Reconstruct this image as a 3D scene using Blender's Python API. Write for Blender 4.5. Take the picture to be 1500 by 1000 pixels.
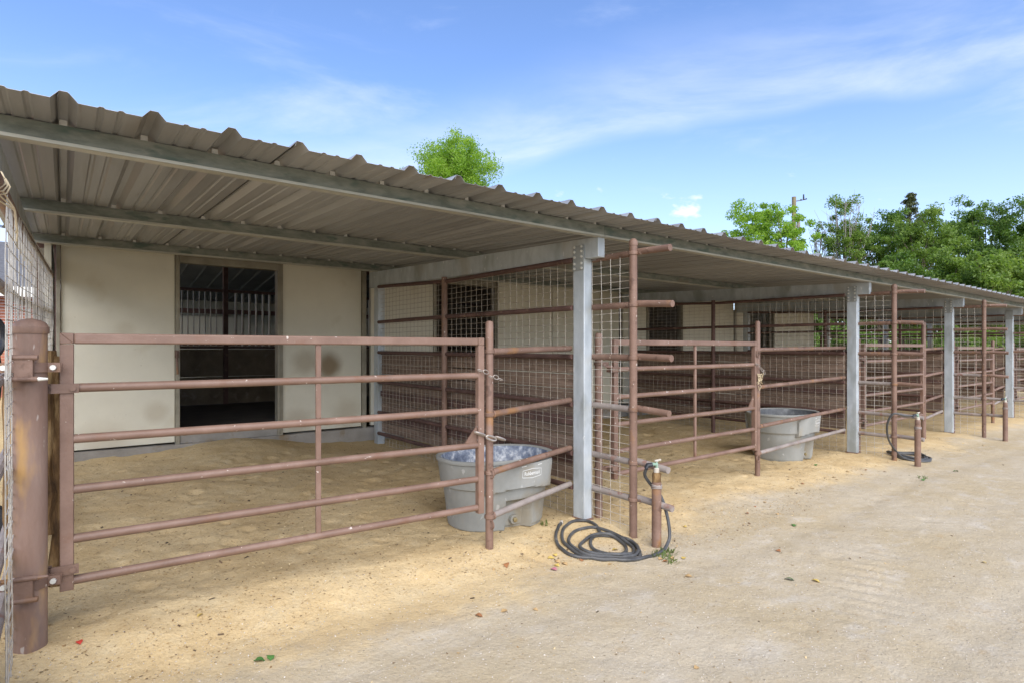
import bpy, math, random
import numpy as np
from mathutils import Vector, Matrix, Euler, noise

# ------------------------------------------------------------------ clear
for o in list(bpy.data.objects):
    bpy.data.objects.remove(o, do_unlink=True)
SC = bpy.context.scene
COL = SC.collection
R = random.Random(11)
NR = np.random.RandomState(5)

# ------------------------------------------------------------------ camera
cam_data = bpy.data.cameras.new('camera')
cam = bpy.data.objects.new('camera', cam_data)
COL.objects.link(cam)
cam.location = (0, 0, 1.44)
cam.rotation_euler = (math.radians(90), 0, -math.atan2(.6118, .791))
cam_data.sensor_width = 36
cam_data.lens = 36 * 850 / 1500
cam_data.shift_y = 10 / 1500
cam_data.clip_start = 0.05
cam_data.clip_end = 3000
SC.camera = cam

# ------------------------------------------------------------------ sun and sky
SUN_EL = math.radians(43)
SUN_AZ = math.radians(-155)          # clockwise from +Y: behind the camera, a little to the left, through thin cloud
sd = Vector((math.sin(SUN_AZ) * math.cos(SUN_EL), math.cos(SUN_AZ) * math.cos(SUN_EL), math.sin(SUN_EL)))
sl = bpy.data.lights.new('sun', 'SUN')
sl.energy = 2.5
sl.angle = math.radians(75)
sl.color = (1.0, 0.925, 0.80)
sun = bpy.data.objects.new('sun', sl)
sun.rotation_euler = sd.to_track_quat('Z', 'Y').to_euler()
COL.objects.link(sun)

world = bpy.data.worlds.new('World')
SC.world = world
world.use_nodes = True
wn = world.node_tree.nodes; wl = world.node_tree.links
wn.clear()
def WN(t, **k):
    n = wn.new(t)
    for a, b in k.items():
        setattr(n, a, b)
    return n
wo = WN('ShaderNodeOutputWorld'); wb = WN('ShaderNodeBackground')
wb.inputs['Strength'].default_value = 0.11
sky = WN('ShaderNodeTexSky', sky_type='NISHITA')
sky.sun_disc = False
sky.sun_elevation = SUN_EL
sky.sun_rotation = SUN_AZ
sky.altitude = 100; sky.air_density = 1.0; sky.dust_density = 0.6; sky.ozone_density = 2.2
tc = WN('ShaderNodeTexCoord')
def wmath(op, a=None, b=None, clamp=False):
    n = WN('ShaderNodeMath', operation=op, use_clamp=clamp)
    for i, v in enumerate((a, b)):
        if v is None: continue
        if isinstance(v, (int, float)): n.inputs[i].default_value = v
        else: wl.new(v, n.inputs[i])
    return n.outputs[0]
def wdot(vec):
    n = WN('ShaderNodeVectorMath', operation='DOT_PRODUCT')
    wl.new(tc.outputs['Generated'], n.inputs[0]); n.inputs[1].default_value = vec
    return n.outputs['Value']
def wramp(v, lo, hi):
    n = WN('ShaderNodeMapRange', interpolation_type='SMOOTHSTEP')
    wl.new(v, n.inputs[0]); n.inputs[1].default_value = lo; n.inputs[2].default_value = hi
    return n.outputs[0]
def pixdir(x, y):
    l = (x - 750) / 850; v = (510 - y) / 850
    return Vector((.6118 + l * .791, .791 - l * .6118, v)).normalized()
def wnoise(scale, detail, rough, rot, stretch, dist=0.4, off=(0, 0, 0)):
    m = WN('ShaderNodeMapping'); m.inputs['Rotation'].default_value = rot; m.inputs['Scale'].default_value = stretch
    m.inputs['Location'].default_value = off
    wl.new(tc.outputs['Generated'], m.inputs[0])
    n = WN('ShaderNodeTexNoise'); n.inputs['Scale'].default_value = scale; n.inputs['Detail'].default_value = detail
    n.inputs['Roughness'].default_value = rough; n.inputs['Distortion'].default_value = dist
    wl.new(m.outputs[0], n.inputs['Vector'])
    return n.outputs['Fac']
# a long cirrus band lying along one great circle of the sky, and loose wisps
na = pixdir(700, 262); nb = pixdir(1560, 78)
nrm = na.cross(nb).normalized()
if nrm.z < 0: nrm = -nrm
band_d = wdot(nrm)
wob = wnoise(2.2, 3, .5, (0, 0, 0), (1, 1, 1), 0)
bd = wmath('ADD', band_d, wmath('MULTIPLY', wmath('SUBTRACT', wob, .5), .10))
band = wmath('MULTIPLY', wramp(bd, -.012, .02), wramp(bd, .17, .01))
st1 = wnoise(1.6, 7, .62, (0.2, 0.5, 0.35), (1.0, 1.0, 3.6), .5)
st2 = wnoise(2.6, 8, .6, (0.5, -0.25, 0.9), (1.0, 1.0, 4.0), .6, (3.1, 1.2, 0.7))
wisp = wmath('MULTIPLY', wramp(st1, .50, .82), .50)
wisp2 = wmath('MULTIPLY', wramp(st2, .58, .86), .30)
bandv = wmath('MULTIPLY', band, wramp(st2, .22, .75))
bandv = wmath('MULTIPLY', bandv, .60)
# low haze and a few small puffs near the horizon
elev = wdot((0, 0, 1))
low = wramp(elev, .42, .02)
pf = wnoise(9, 5, .55, (0, 0, 0), (1, 1, 2.0), .2, (1.7, .4, 0))
puff = wmath('MULTIPLY', wramp(pf, .63, .72), wramp(elev, .32, .22))
hz = wmath('MULTIPLY', low, .42)
c1 = wmath('MAXIMUM', wisp, wisp2)
c2 = wmath('MAXIMUM', c1, bandv)
c3 = wmath('MAXIMUM', c2, puff)
cl = wmath('ADD', c3, hz, True)
mx = WN('ShaderNodeMix', data_type='RGBA')
tint = WN('ShaderNodeMix', data_type='RGBA', blend_type='MULTIPLY'); tint.inputs[0].default_value = 1
tint.inputs[7].default_value = (.92, 1.0, 1.20, 1)
wl.new(sky.outputs[0], tint.inputs[6])
wl.new(cl, mx.inputs[0]); wl.new(tint.outputs[2], mx.inputs[6])
mx.inputs[7].default_value = (4.5, 4.9, 6.0, 1)
wl.new(mx.outputs[2], wb.inputs['Color']); wl.new(wb.outputs[0], wo.inputs[0])

SC.view_settings.view_transform = 'Standard'
SC.view_settings.look = 'None'
SC.view_settings.gamma = 1
SC.view_settings.use_curve_mapping = False
SC.view_settings.exposure = 1.08
SC.render.engine = 'CYCLES'
SC.cycles.max_bounces = 10
SC.cycles.diffuse_bounces = 6
SC.cycles.transparent_max_bounces = 8

# ------------------------------------------------------------------ mesh builder
class MB:
    def __init__(s): s.v = []; s.f = []
    def quadbox(s, p):                       # eight corners, bottom ring then top ring
        b = len(s.v); s.v += [tuple(q) for q in p]
        for f in ((3,2,1,0),(4,5,6,7),(0,1,5,4),(1,2,6,5),(2,3,7,6),(3,0,4,7)):
            s.f.append(tuple(b + i for i in f))
    def box(s, x0, x1, y0, y1, z0, z1, M=None):
        p = [(x0,y0,z0),(x1,y0,z0),(x1,y1,z0),(x0,y1,z0),(x0,y0,z1),(x1,y0,z1),(x1,y1,z1),(x0,y1,z1)]
        if M is not None: p = [M @ Vector(q) for q in p]
        s.quadbox(p)
    def tube(s, path, r, n=10, closed=False, caps=True, flat=None):
        P = [Vector(p) for p in path]; m = len(P)
        rr = r if hasattr(r, '__len__') else [r] * m
        up = None; rings = []
        for i in range(m):
            if closed: t = (P[(i+1) % m] - P[i-1])
            else: t = P[min(i+1, m-1)] - P[max(i-1, 0)]
            t.normalize()
            if up is None:
                up = Vector((0,0,1)) if abs(t.z) < .9 else Vector((0,1,0))
            a = t.cross(up)
            if a.length < 1e-4: a = t.cross(Vector((1,0,.1)))
            a.normalize(); b = a.cross(t).normalized(); up = b
            ring = []
            for k in range(n):
                an = 2 * math.pi * k / n
                ring.append(len(s.v)); s.v.append(tuple(P[i] + (a * math.cos(an) + b * math.sin(an)) * rr[i]))
            rings.append(ring)
        for i in range(m if closed else m - 1):
            A = rings[i]; B = rings[(i+1) % m]
            for k in range(n):
                s.f.append((A[k], A[(k+1) % n], B[(k+1) % n], B[k]))
        if caps and not closed:
            s.f.append(tuple(reversed(rings[0]))); s.f.append(tuple(rings[-1]))
    def lathe(s, c, prof, n=20, axis='z'):   # prof: (radius, height)
        rings = []
        for r, h in prof:
            ring = []
            for k in range(n):
                a = 2 * math.pi * k / n
                if axis == 'z': q = (c[0] + r*math.cos(a), c[1] + r*math.sin(a), c[2] + h)
                elif axis == 'y': q = (c[0] + r*math.cos(a), c[1] + h, c[2] + r*math.sin(a))
                else: q = (c[0] + h, c[1] + r*math.cos(a), c[2] + r*math.sin(a))
                ring.append(len(s.v)); s.v.append(q)
            rings.append(ring)
        for i in range(len(rings) - 1):
            A, B = rings[i], rings[i+1]
            for k in range(n):
                s.f.append((A[k], A[(k+1) % n], B[(k+1) % n], B[k]))
        s.f.append(tuple(reversed(rings[0]))); s.f.append(tuple(rings[-1]))
    def build(s, name, m, parent=None, smooth=True, loc=None, kind=None, bevel=0):
        me = bpy.data.meshes.new(name)
        me.from_pydata(s.v, [], s.f)
        me.materials.append(m)
        if smooth:
            me.shade_smooth()
            try: me.set_sharp_from_angle(angle=math.radians(35))
            except Exception: pass
        o = bpy.data.objects.new(name, me); COL.objects.link(o)
        if loc: o.location = loc
        if parent: o.parent = parent
        if kind: o['kind'] = kind
        if bevel:
            b = o.modifiers.new('bevel', 'BEVEL'); b.width = bevel; b.segments = 2; b.limit_method = 'ANGLE'
        return o

def tag(o, label=None, cat=None, group=None, kind=None):
    if label: o['label'] = label
    if cat: o['category'] = cat
    if group: o['group'] = group
    if kind: o['kind'] = kind
    return o
def thing(name, label, cat, loc=(0,0,0), rz=0, group=None):
    o = bpy.data.objects.new(name, None); COL.objects.link(o)
    o.location = loc; o.rotation_euler = (0, 0, rz); o.empty_display_size = .2
    return tag(o, label, cat, group)
def copy_tree(o, parent=None):
    c = o.copy(); COL.objects.link(c)
    if parent: c.parent = parent
    for ch in list(o.children): copy_tree(ch, c)
    return c

# ------------------------------------------------------------------ materials
def mat(name, cols, scale=4, rough=.7, metal=0, bump=.15, bscale=60, detail=6, stretch=(1,1,1), spots=None, rand=0.0, spec=.4, patch=None):
    """cols: list of (position, colour) on a noise ramp. spots: list of (scale, threshold, softness, colour)."""
    m = bpy.data.materials.new(name); m.use_nodes = True
    N = m.node_tree.nodes; L = m.node_tree.links
    p = N['Principled BSDF']
    t = N.new('ShaderNodeTexCoord'); mp = N.new('ShaderNodeMapping'); mp.inputs['Scale'].default_value = stretch
    L.new(t.outputs['Object'], mp.inputs[0])
    oi = N.new('ShaderNodeObjectInfo')
    if rand:
        ad = N.new('ShaderNodeVectorMath'); ad.operation = 'SCALE'; cb = N.new('ShaderNodeCombineXYZ')
        for i in range(3): L.new(oi.outputs['Random'], cb.inputs[i])
        L.new(cb.outputs[0], ad.inputs[0]); ad.inputs[3].default_value = 37.0
        L.new(ad.outputs[0], mp.inputs['Location'])
    n = N.new('ShaderNodeTexNoise'); n.inputs['Scale'].default_value = scale; n.inputs['Detail'].default_value = detail
    n.inputs['Roughness'].default_value = .62
    L.new(mp.outputs[0], n.inputs['Vector'])
    r = N.new('ShaderNodeValToRGB'); e = r.color_ramp.elements
    e[0].position = cols[0][0]; e[0].color = (*cols[0][1], 1)
    e[1].position = cols[-1][0]; e[1].color = (*cols[-1][1], 1)
    for q in cols[1:-1]:
        x = e.new(q[0]); x.color = (*q[1], 1)
    L.new(n.outputs['Fac'], r.inputs[0]); out = r.outputs[0]
    for sp in (spots or []):
        n2 = N.new('ShaderNodeTexNoise'); n2.inputs['Scale'].default_value = sp[0]; n2.inputs['Detail'].default_value = 4
        L.new(mp.outputs[0], n2.inputs['Vector'])
        mr = N.new('ShaderNodeMapRange'); mr.inputs[1].default_value = sp[1]; mr.inputs[2].default_value = sp[1] + sp[2]
        L.new(n2.outputs['Fac'], mr.inputs[0])
        mm = N.new('ShaderNodeMix'); mm.data_type = 'RGBA'
        L.new(mr.outputs[0], mm.inputs[0]); L.new(out, mm.inputs[6]); mm.inputs[7].default_value = (*sp[3], 1)
        out = mm.outputs[2]
    for pt in (patch or []):                 # a stain with its own place: centre, radius, colour, strength
        ds = N.new('ShaderNodeVectorMath'); ds.operation = 'DISTANCE'
        geo = N.new('ShaderNodeNewGeometry'); L.new(geo.outputs['Position'], ds.inputs[0]); ds.inputs[1].default_value = pt[0]
        ad2 = N.new('ShaderNodeMath'); ad2.operation = 'MULTIPLY_ADD'
        L.new(n.outputs['Fac'], ad2.inputs[0]); ad2.inputs[1].default_value = pt[1] * .8; L.new(ds.outputs['Value'], ad2.inputs[2])
        mr = N.new('ShaderNodeMapRange'); mr.interpolation_type = 'SMOOTHSTEP'
        mr.inputs[1].default_value = pt[1] * 1.5; mr.inputs[2].default_value = pt[1] * .7
        mr.inputs[4].default_value = pt[3]
        L.new(ad2.outputs[0], mr.inputs[0])
        mm = N.new('ShaderNodeMix'); mm.data_type = 'RGBA'
        L.new(mr.outputs[0], mm.inputs[0]); L.new(out, mm.inputs[6]); mm.inputs[7].default_value = (*pt[2], 1)
        out = mm.outputs[2]
    if rand:
        hv = N.new('ShaderNodeHueSaturation'); mr = N.new('ShaderNodeMapRange')
        mr.inputs[3].default_value = 1 - rand; mr.inputs[4].default_value = 1 + rand
        L.new(oi.outputs['Random'], mr.inputs[0]); L.new(mr.outputs[0], hv.inputs['Value']); L.new(out, hv.inputs['Color'])
        out = hv.outputs[0]
    L.new(out, p.inputs['Base Color'])
    p.inputs['Roughness'].default_value = rough; p.inputs['Metallic'].default_value = metal
    p.inputs['Specular IOR Level'].default_value = spec
    if bump:
        b = N.new('ShaderNodeBump'); b.inputs['Strength'].default_value = bump; b.inputs['Distance'].default_value = .01
        n3 = N.new('ShaderNodeTexNoise'); n3.inputs['Scale'].default_value = bscale; n3.inputs['Detail'].default_value = 4
        L.new(mp.outputs[0], n3.inputs['Vector']); L.new(n3.outputs['Fac'], b.inputs['Height']); L.new(b.outputs[0], p.inputs['Normal'])
    return m

PAINT = mat('brown_pipe_paint', [(.3, (.165,.10,.072)), (.55, (.215,.135,.10)), (.75, (.27,.178,.138))], 5, .45, 0, .12, 90,
            spots=[(34, .69, .02, (.55,.48,.42)), (7, .62, .12, (.19,.105,.07))], rand=.06)
RUST = mat('worn_brown_pipe', [(.3, (.14,.082,.058)), (.55, (.205,.127,.093)), (.75, (.275,.18,.138))], 4, .55, 0, .25, 60,
           spots=[(5, .60, .12, (.27,.14,.06)), (34, .69, .03, (.5,.42,.36)), (11, .62, .06, (.12,.07,.05))], rand=.08)
BIGP = mat('weathered_hinge_post', [(.3, (.155,.097,.073)), (.5, (.23,.145,.108)), (.72, (.29,.20,.158))], 3, .5, 0, .2, 50,
           stretch=(2,2,.6), spots=[(4.5, .53, .14, (.40,.24,.10)), (20, .68, .05, (.38,.32,.28)), (1.6, .56, .15, (.22,.17,.15))])
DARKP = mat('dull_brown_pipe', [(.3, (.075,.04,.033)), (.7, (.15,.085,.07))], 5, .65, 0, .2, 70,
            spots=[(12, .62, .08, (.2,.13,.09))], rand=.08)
GREYP = mat('grey_worn_pipe', [(.3, (.20,.165,.145)), (.55, (.29,.25,.225)), (.75, (.35,.29,.25))], 5, .6, 0, .2, 70,
            spots=[(9, .58, .1, (.24,.14,.11))])
GALV = mat('galvanized_steel', [(.3, (.37,.41,.43)), (.5, (.46,.50,.52)), (.72, (.55,.595,.62))], 9, .5, .2, .06, 120,
           stretch=(1,1,.45), spots=[(3.2, .56, .14, (.31,.335,.325)), (28, .68, .04, (.66,.68,.68)), (1.7, .60, .12, (.36,.33,.27))], rand=.04)
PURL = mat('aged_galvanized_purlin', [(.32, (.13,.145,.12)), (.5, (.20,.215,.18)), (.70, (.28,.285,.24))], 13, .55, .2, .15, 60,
           stretch=(.5,1.4,1.4), spots=[(10, .58, .1, (.11,.145,.12)), (2.2, .62, .08, (.22,.17,.12))], rand=.05)  # aged mottling; base also darkened to stand for the unlit web
FLANGE = mat('bounce_lit_flange_steel', [(.3, (.36,.35,.29)), (.5, (.45,.44,.37)), (.72, (.54,.52,.44))], 6, .45, .3, .05, 60, stretch=(.5,1.4,1.4))  # paler copy of the purlin steel, ground bounce put into its colour
ROOF = mat('roof_sheet', [(.3, (.28,.28,.275)), (.5, (.345,.345,.34)), (.72, (.40,.40,.395))], 1.6, .42, .3, .03, 30,
           stretch=(5,.35,1), spots=[(1.4, .62, .12, (.29,.275,.255)), (5, .68, .08, (.25,.225,.195))], rand=.14)
CREAM = mat('cream_wall_panel', [(.3, (.63,.60,.49)), (.6, (.69,.66,.54)), (.8, (.72,.69,.58))], 1.5, .55, 0, .04, 30,
            spots=[(2.3, .60, .25, (.54,.48,.345)), (55, .70, .03, (.35,.28,.19))],
            patch=[((2.87, 7.8, 1.20), .23, (.20,.13,.055), .85), ((2.55, 7.8, 1.26), .20, (.32,.25,.15), .5), ((.35, 7.8, .42), .30, (.42,.35,.25), .35), ((.85, 7.8, .70), .16, (.40,.33,.22), .4), ((2.45, 7.8, .45), .22, (.34,.27,.18), .45), ((3.15, 7.8, .55), .28, (.38,.31,.20), .4), ((.55, 7.8, 1.65), .12, (.42,.35,.24), .3)])
FRAME = mat('door_frame_metal', [(.3, (.22,.20,.15)), (.7, (.34,.31,.24))], 5, .5, .2, .05, 50)
CONC = mat('concrete_curb', [(.3, (.22,.205,.18)), (.6, (.32,.30,.27)), (.8, (.38,.35,.30))], 3, .85, 0, .4, 40,
           spots=[(5, .58, .12, (.24,.18,.11))])
BOARD = mat('stained_kick_board', [(.3, (.13,.085,.06)), (.5, (.21,.145,.105)), (.75, (.29,.21,.155))], 3, .8, 0, .5, 30,
            stretch=(1,1,9), spots=[(7, .64, .05, (.33,.25,.18))], rand=.22)
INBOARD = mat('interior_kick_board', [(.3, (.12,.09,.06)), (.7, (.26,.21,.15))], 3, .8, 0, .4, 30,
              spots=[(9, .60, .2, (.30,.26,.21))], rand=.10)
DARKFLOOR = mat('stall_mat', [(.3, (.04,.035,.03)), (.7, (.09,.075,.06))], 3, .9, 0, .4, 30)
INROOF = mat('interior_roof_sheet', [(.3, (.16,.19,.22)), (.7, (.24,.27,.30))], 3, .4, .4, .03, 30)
BAR = mat('pale_stall_bar', [(.3, (.42,.40,.34)), (.7, (.55,.52,.45))], 5, .4, .3, 0)
GALV2 = mat('dark_zinc_plate', [(.3, (.27,.285,.28)), (.7, (.38,.40,.39))], 12, .5, .2, .06, 90)
WIRE = mat('galvanized_wire', [(.3, (.42,.38,.32)), (.7, (.66,.62,.55))], 30, .45, .3, 0)
WIRED = mat('dull_wire', [(.3, (.28,.23,.18)), (.7, (.56,.50,.41))], 20, .5, .3, 0)
ZINC = mat('zinc_bolt', [(.3, (.6,.59,.54)), (.7, (.78,.77,.72))], 20, .4, .3, 0)
CHAIN = mat('worn_chain', [(.3, (.26,.22,.19)), (.6, (.42,.38,.34)), (.8, (.25,.15,.10))], 30, .4, .5, 0)
TUB = mat('grey_tub_plastic', [(.3, (.23,.235,.22)), (.5, (.285,.29,.27)), (.75, (.34,.34,.32))], 3, .5, 0, .08, 60,
          stretch=(1,1,.7), spots=[(5, .60, .14, (.30,.28,.23)), (18, .66, .05, (.42,.42,.40)), (2.4, .56, .12, (.27,.235,.17))])
TUBIN = mat('scaly_tub_lining', [(.35, (.09,.11,.16)), (.5, (.22,.25,.31)), (.62, (.58,.60,.62))], 12, .5, 0, .2, 60)
TUBIN2 = mat('dark_tub_lining', [(.3, (.06,.065,.07)), (.55, (.13,.135,.14)), (.75, (.32,.33,.33))], 7, .5, 0, .2, 60)
HOSE = mat('black_rubber_hose', [(.3, (.04,.041,.041)), (.6, (.085,.086,.086)), (.75, (.16,.15,.135))], 9, .42, 0, .1, 80)
PRINT = mat('white_print', [(.3, (.58,.59,.57)), (.7, (.72,.72,.70))], 20, .5, 0, 0)
BRASS = mat('aged_brass', [(.3, (.30,.22,.09)), (.7, (.45,.38,.22))], 20, .4, .6, 0)
BLACKP = mat('black_plastic', [(.3, (.015,.016,.02)), (.7, (.04,.042,.05))], 10, .4, 0, 0)
PALEP = mat('pale_fitting', [(.3, (.42,.37,.30)), (.7, (.58,.54,.47))], 20, .5, 0, 0)
GREENP = mat('green_valve_patina', [(.3, (.20,.32,.24)), (.7, (.36,.46,.36))], 20, .5, .2, 0)
TEAL = mat('teal_plastic', [(.3, (.03,.17,.15)), (.7, (.06,.25,.22))], 6, .4, 0, 0)
TWINE = mat('baling_twine', [(.3, (.45,.36,.22)), (.7, (.62,.53,.36))], 30, .9, 0, 0)
OLDWOOD = mat('rotten_wood', [(.35, (.06,.033,.015)), (.5, (.16,.09,.035)), (.65, (.36,.24,.11))], 7, .9, 0, .8, 40,
              stretch=(2.5,2.5,.5), detail=8)
BRICK = mat('red_brick', [(.3, (.30,.10,.07)), (.7, (.45,.19,.13))], 6, .85, 0, .3, 40, rand=.15)
GREYR = mat('grey_shingle_roof', [(.3, (.09,.09,.095)), (.7, (.16,.16,.165))], 10, .85, 0, .3, 40)
WHITEW = mat('white_trim_paint', [(.3, (.66,.66,.63)), (.7, (.76,.76,.73))], 6, .6, 0, .05, 40)
POLEW = mat('weathered_pole_wood', [(.3, (.16,.13,.07)), (.7, (.28,.23,.14))], 6, .85, 0, .4, 40, stretch=(3,3,.4))
BARK = mat('tree_bark', [(.3, (.10,.08,.055)), (.7, (.22,.18,.13))], 8, .9, 0, .6, 30, stretch=(2,2,.5))
GREYBARK = mat('bare_grey_wood', [(.3, (.25,.23,.21)), (.7, (.40,.37,.34))], 8, .9, 0, .3, 30)

def leafmat(name, c1, c2, c3, trans=.35):
    m = bpy.data.materials.new(name); m.use_nodes = True
    N = m.node_tree.nodes; L = m.node_tree.links; p = N['Principled BSDF']; out = N['Material Output']
    g = N.new('ShaderNodeNewGeometry'); t = N.new('ShaderNodeTexCoord')
    n = N.new('ShaderNodeTexNoise'); n.inputs['Scale'].default_value = .9; n.inputs['Detail'].default_value = 3
    L.new(t.outputs['Object'], n.inputs['Vector'])
    ma = N.new('ShaderNodeMath'); ma.operation = 'MULTIPLY_ADD'
    L.new(g.outputs['Random Per Island'], ma.inputs[0]); ma.inputs[1].default_value = .35
    mb = N.new('ShaderNodeMath'); mb.operation = 'MULTIPLY_ADD'
    L.new(n.outputs['Fac'], mb.inputs[0]); mb.inputs[1].default_value = 1.1; mb.inputs[2].default_value = -.25
    L.new(mb.outputs[0], ma.inputs[2])
    r = N.new('ShaderNodeValToRGB'); e = r.color_ramp.elements
    e[0].position = .15; e[0].color = (*c1, 1); e[1].position = .85; e[1].color = (*c3, 1)
    x = e.new(.5); x.color = (*c2, 1)
    L.new(ma.outputs[0], r.inputs[0]); L.new(r.outputs[0], p.inputs['Base Color'])
    p.inputs['Roughness'].default_value = .55
    tr = N.new('ShaderNodeBsdfTranslucent'); ms = N.new('ShaderNodeMixShader'); ms.inputs[0].default_value = trans
    hs = N.new('ShaderNodeHueSaturation'); hs.inputs['Value'].default_value = 1.5; hs.inputs['Saturation'].default_value = 1.1
    L.new(r.outputs[0], hs.inputs['Color']); L.new(hs.outputs[0], tr.inputs['Color'])
    L.new(p.outputs[0], ms.inputs[1]); L.new(tr.outputs[0], ms.inputs[2]); L.new(ms.outputs[0], out.inputs[0])
    return m
LEAF_LIME = leafmat('lime_leaves', (.15,.26,.03), (.25,.40,.05), (.38,.50,.09), .5)
LEAF_MID = leafmat('green_leaves', (.09,.155,.025), (.165,.255,.045), (.26,.345,.07), .45)
LEAF_DARK = leafmat('dark_green_leaves', (.045,.10,.015), (.11,.195,.03), (.20,.29,.05), .4)
LEAF_PINE = leafmat('pine_needles', (.03,.05,.012), (.07,.085,.022), (.12,.12,.035), .15)
LEAF_GRASS = leafmat('weed_green', (.07,.11,.025), (.12,.17,.04), (.22,.24,.08), .3)

def islandmat(name, stops, rough=.85):
    m = bpy.data.materials.new(name); m.use_nodes = True
    N = m.node_tree.nodes; L = m.node_tree.links; p = N['Principled BSDF']
    g = N.new('ShaderNodeNewGeometry'); r = N.new('ShaderNodeValToRGB'); e = r.color_ramp.elements
    e[0].position = stops[0][0]; e[0].color = (*stops[0][1], 1); e[1].position = stops[-1][0]; e[1].color = (*stops[-1][1], 1)
    for q in stops[1:-1]:
        x = e.new(q[0]); x.color = (*q[1], 1)
    L.new(g.outputs['Random Per Island'], r.inputs[0]); L.new(r.outputs[0], p.inputs['Base Color'])
    p.inputs['Roughness'].default_value = rough
    return m
CHIPS = islandmat('wood_chip_mix', [(0, (.10,.06,.03)), (.25, (.30,.19,.08)), (.6, (.50,.35,.16)), (1, (.72,.58,.34))])
GRIT = islandmat('stone_grit_mix', [(0, (.20,.17,.13)), (.4, (.42,.36,.28)), (.8, (.56,.50,.41)), (1, (.66,.61,.53))])

def groundmat():
    m = bpy.data.materials.new('sand_and_fine_gravel'); m.use_nodes = True
    N = m.node_tree.nodes; L = m.node_tree.links; p = N['Principled BSDF']
    g = N.new('ShaderNodeNewGeometry'); pos = g.outputs['Position']
    def noise_(sc, det=5, ro=.6, st=None):
        v = pos
        if st:
            mp = N.new('ShaderNodeMapping'); mp.inputs['Scale'].default_value = st; L.new(pos, mp.inputs[0]); v = mp.outputs[0]
        n = N.new('ShaderNodeTexNoise'); n.inputs['Scale'].default_value = sc; n.inputs['Detail'].default_value = det
        n.inputs['Roughness'].default_value = ro; L.new(v, n.inputs['Vector']); return n.outputs['Fac']
    def mth(op, a, b):
        n = N.new('ShaderNodeMath'); n.operation = op
        for i, v in enumerate((a, b)):
            if isinstance(v, (int, float)): n.inputs[i].default_value = v
            else: L.new(v, n.inputs[i])
        return n.outputs[0]
    def rng(v, a, b, c=0, d=1):
        n = N.new('ShaderNodeMapRange'); n.interpolation_type = 'SMOOTHSTEP'; L.new(v, n.inputs[0])
        n.inputs[1].default_value = a; n.inputs[2].default_value = b; n.inputs[3].default_value = c
        if isinstance(d, (int, float)): n.inputs[4].default_value = d
        else: L.new(d, n.inputs[4])
        return n.outputs[0]
    def mix(f, a, b, bt='MIX'):
        n = N.new('ShaderNodeMix'); n.data_type = 'RGBA'; n.blend_type = bt
        if isinstance(f, (int, float)): n.inputs[0].default_value = f
        else: L.new(f, n.inputs[0])
        for i, v in ((6, a), (7, b)):
            if isinstance(v, tuple): n.inputs[i].default_value = (*v, 1)
            else: L.new(v, n.inputs[i])
        return n.outputs[2]
    sx = N.new('ShaderNodeSeparateXYZ'); L.new(pos, sx.inputs[0])
    # the gravel lane, scuffed patches of pale grit
    lane = mix(rng(noise_(.9, 6, .65), .35, .66), (.435,.355,.225), (.475,.41,.30))
    lane = mix(rng(noise_(2.7, 6, .7, (1, 1.6, 1)), .50, .72), lane, (.505,.45,.355))
    lane = mix(rng(noise_(5.5, 5, .7), .57, .74, 0, .6), lane, (.40,.295,.165))
    # bedding sand with wood chips inside and spilling out of the pens
    sand = mix(rng(noise_(1.6, 6, .65), .35, .68), (.545,.40,.205), (.615,.475,.265))
    sand = mix(rng(noise_(4.2, 5, .7), .50, .72), sand, (.61,.485,.285))
    sand = mix(rng(noise_(1.05, 5, .65, (1.2, .8, 1)), .54, .70, 0, .55), sand, (.43,.31,.155))
    # border between them, wandering around the drip line
    b = mth('ADD', sx.outputs[1], mth('MULTIPLY', mth('SUBTRACT', noise_(.8, 5, .6), .5), 1.6))
    b = mth('ADD', b, mth('MULTIPLY', mth('SUBTRACT', noise_(7, 4, .6), .5), .45))
    xs = rng(sx.outputs[0], 1.5, 4.5, 0, .38)
    b = mth('SUBTRACT', b, xs)
    f = rng(b, 2.40, 2.85)
    col = mix(f, lane, sand)
    # fine speckle
    sp = noise_(140, 3, .6); col = mix(rng(sp, .54, .70, 0, .40), col, (.66,.56,.40))
    sp2 = noise_(62, 5, .75, (1, 1, 1)); col = mix(rng(sp2, .56, .72, 0, mth('ADD', .30, mth('MULTIPLY', f, .48))), col, (.27,.19,.105))
    vo = N.new('ShaderNodeTexVoronoi'); vo.inputs['Scale'].default_value = 70; L.new(pos, vo.inputs['Vector'])
    vr = N.new('ShaderNodeSeparateColor'); L.new(vo.outputs['Color'], vr.inputs[0])
    col = mix(rng(vr.outputs[0], 0, 1, .0, .16), col, (.30,.215,.13))
    # dry green field far behind the shelter
    fld = mth('MULTIPLY', rng(sx.outputs[1], 14, 20), rng(sx.outputs[0], 2, 8))
    col = mix(fld, col, mix(rng(noise_(.5, 5), .4, .6), (.10,.13,.04), (.20,.19,.08)))
    L.new(col, p.inputs['Base Color'])
    p.inputs['Roughness'].default_value = .95; p.inputs['Specular IOR Level'].default_value = .15
    h = mth('ADD', mth('MULTIPLY', noise_(55, 5, .7), 1.0), mth('MULTIPLY', noise_(9, 5, .65), 2.2))
    bp = N.new('ShaderNodeBump'); bp.inputs['Strength'].default_value = .6; bp.inputs['Distance'].default_value = .012
    L.new(h, bp.inputs['Height']); L.new(bp.outputs[0], p.inputs['Normal'])
    return m
GROUND = groundmat()

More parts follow.
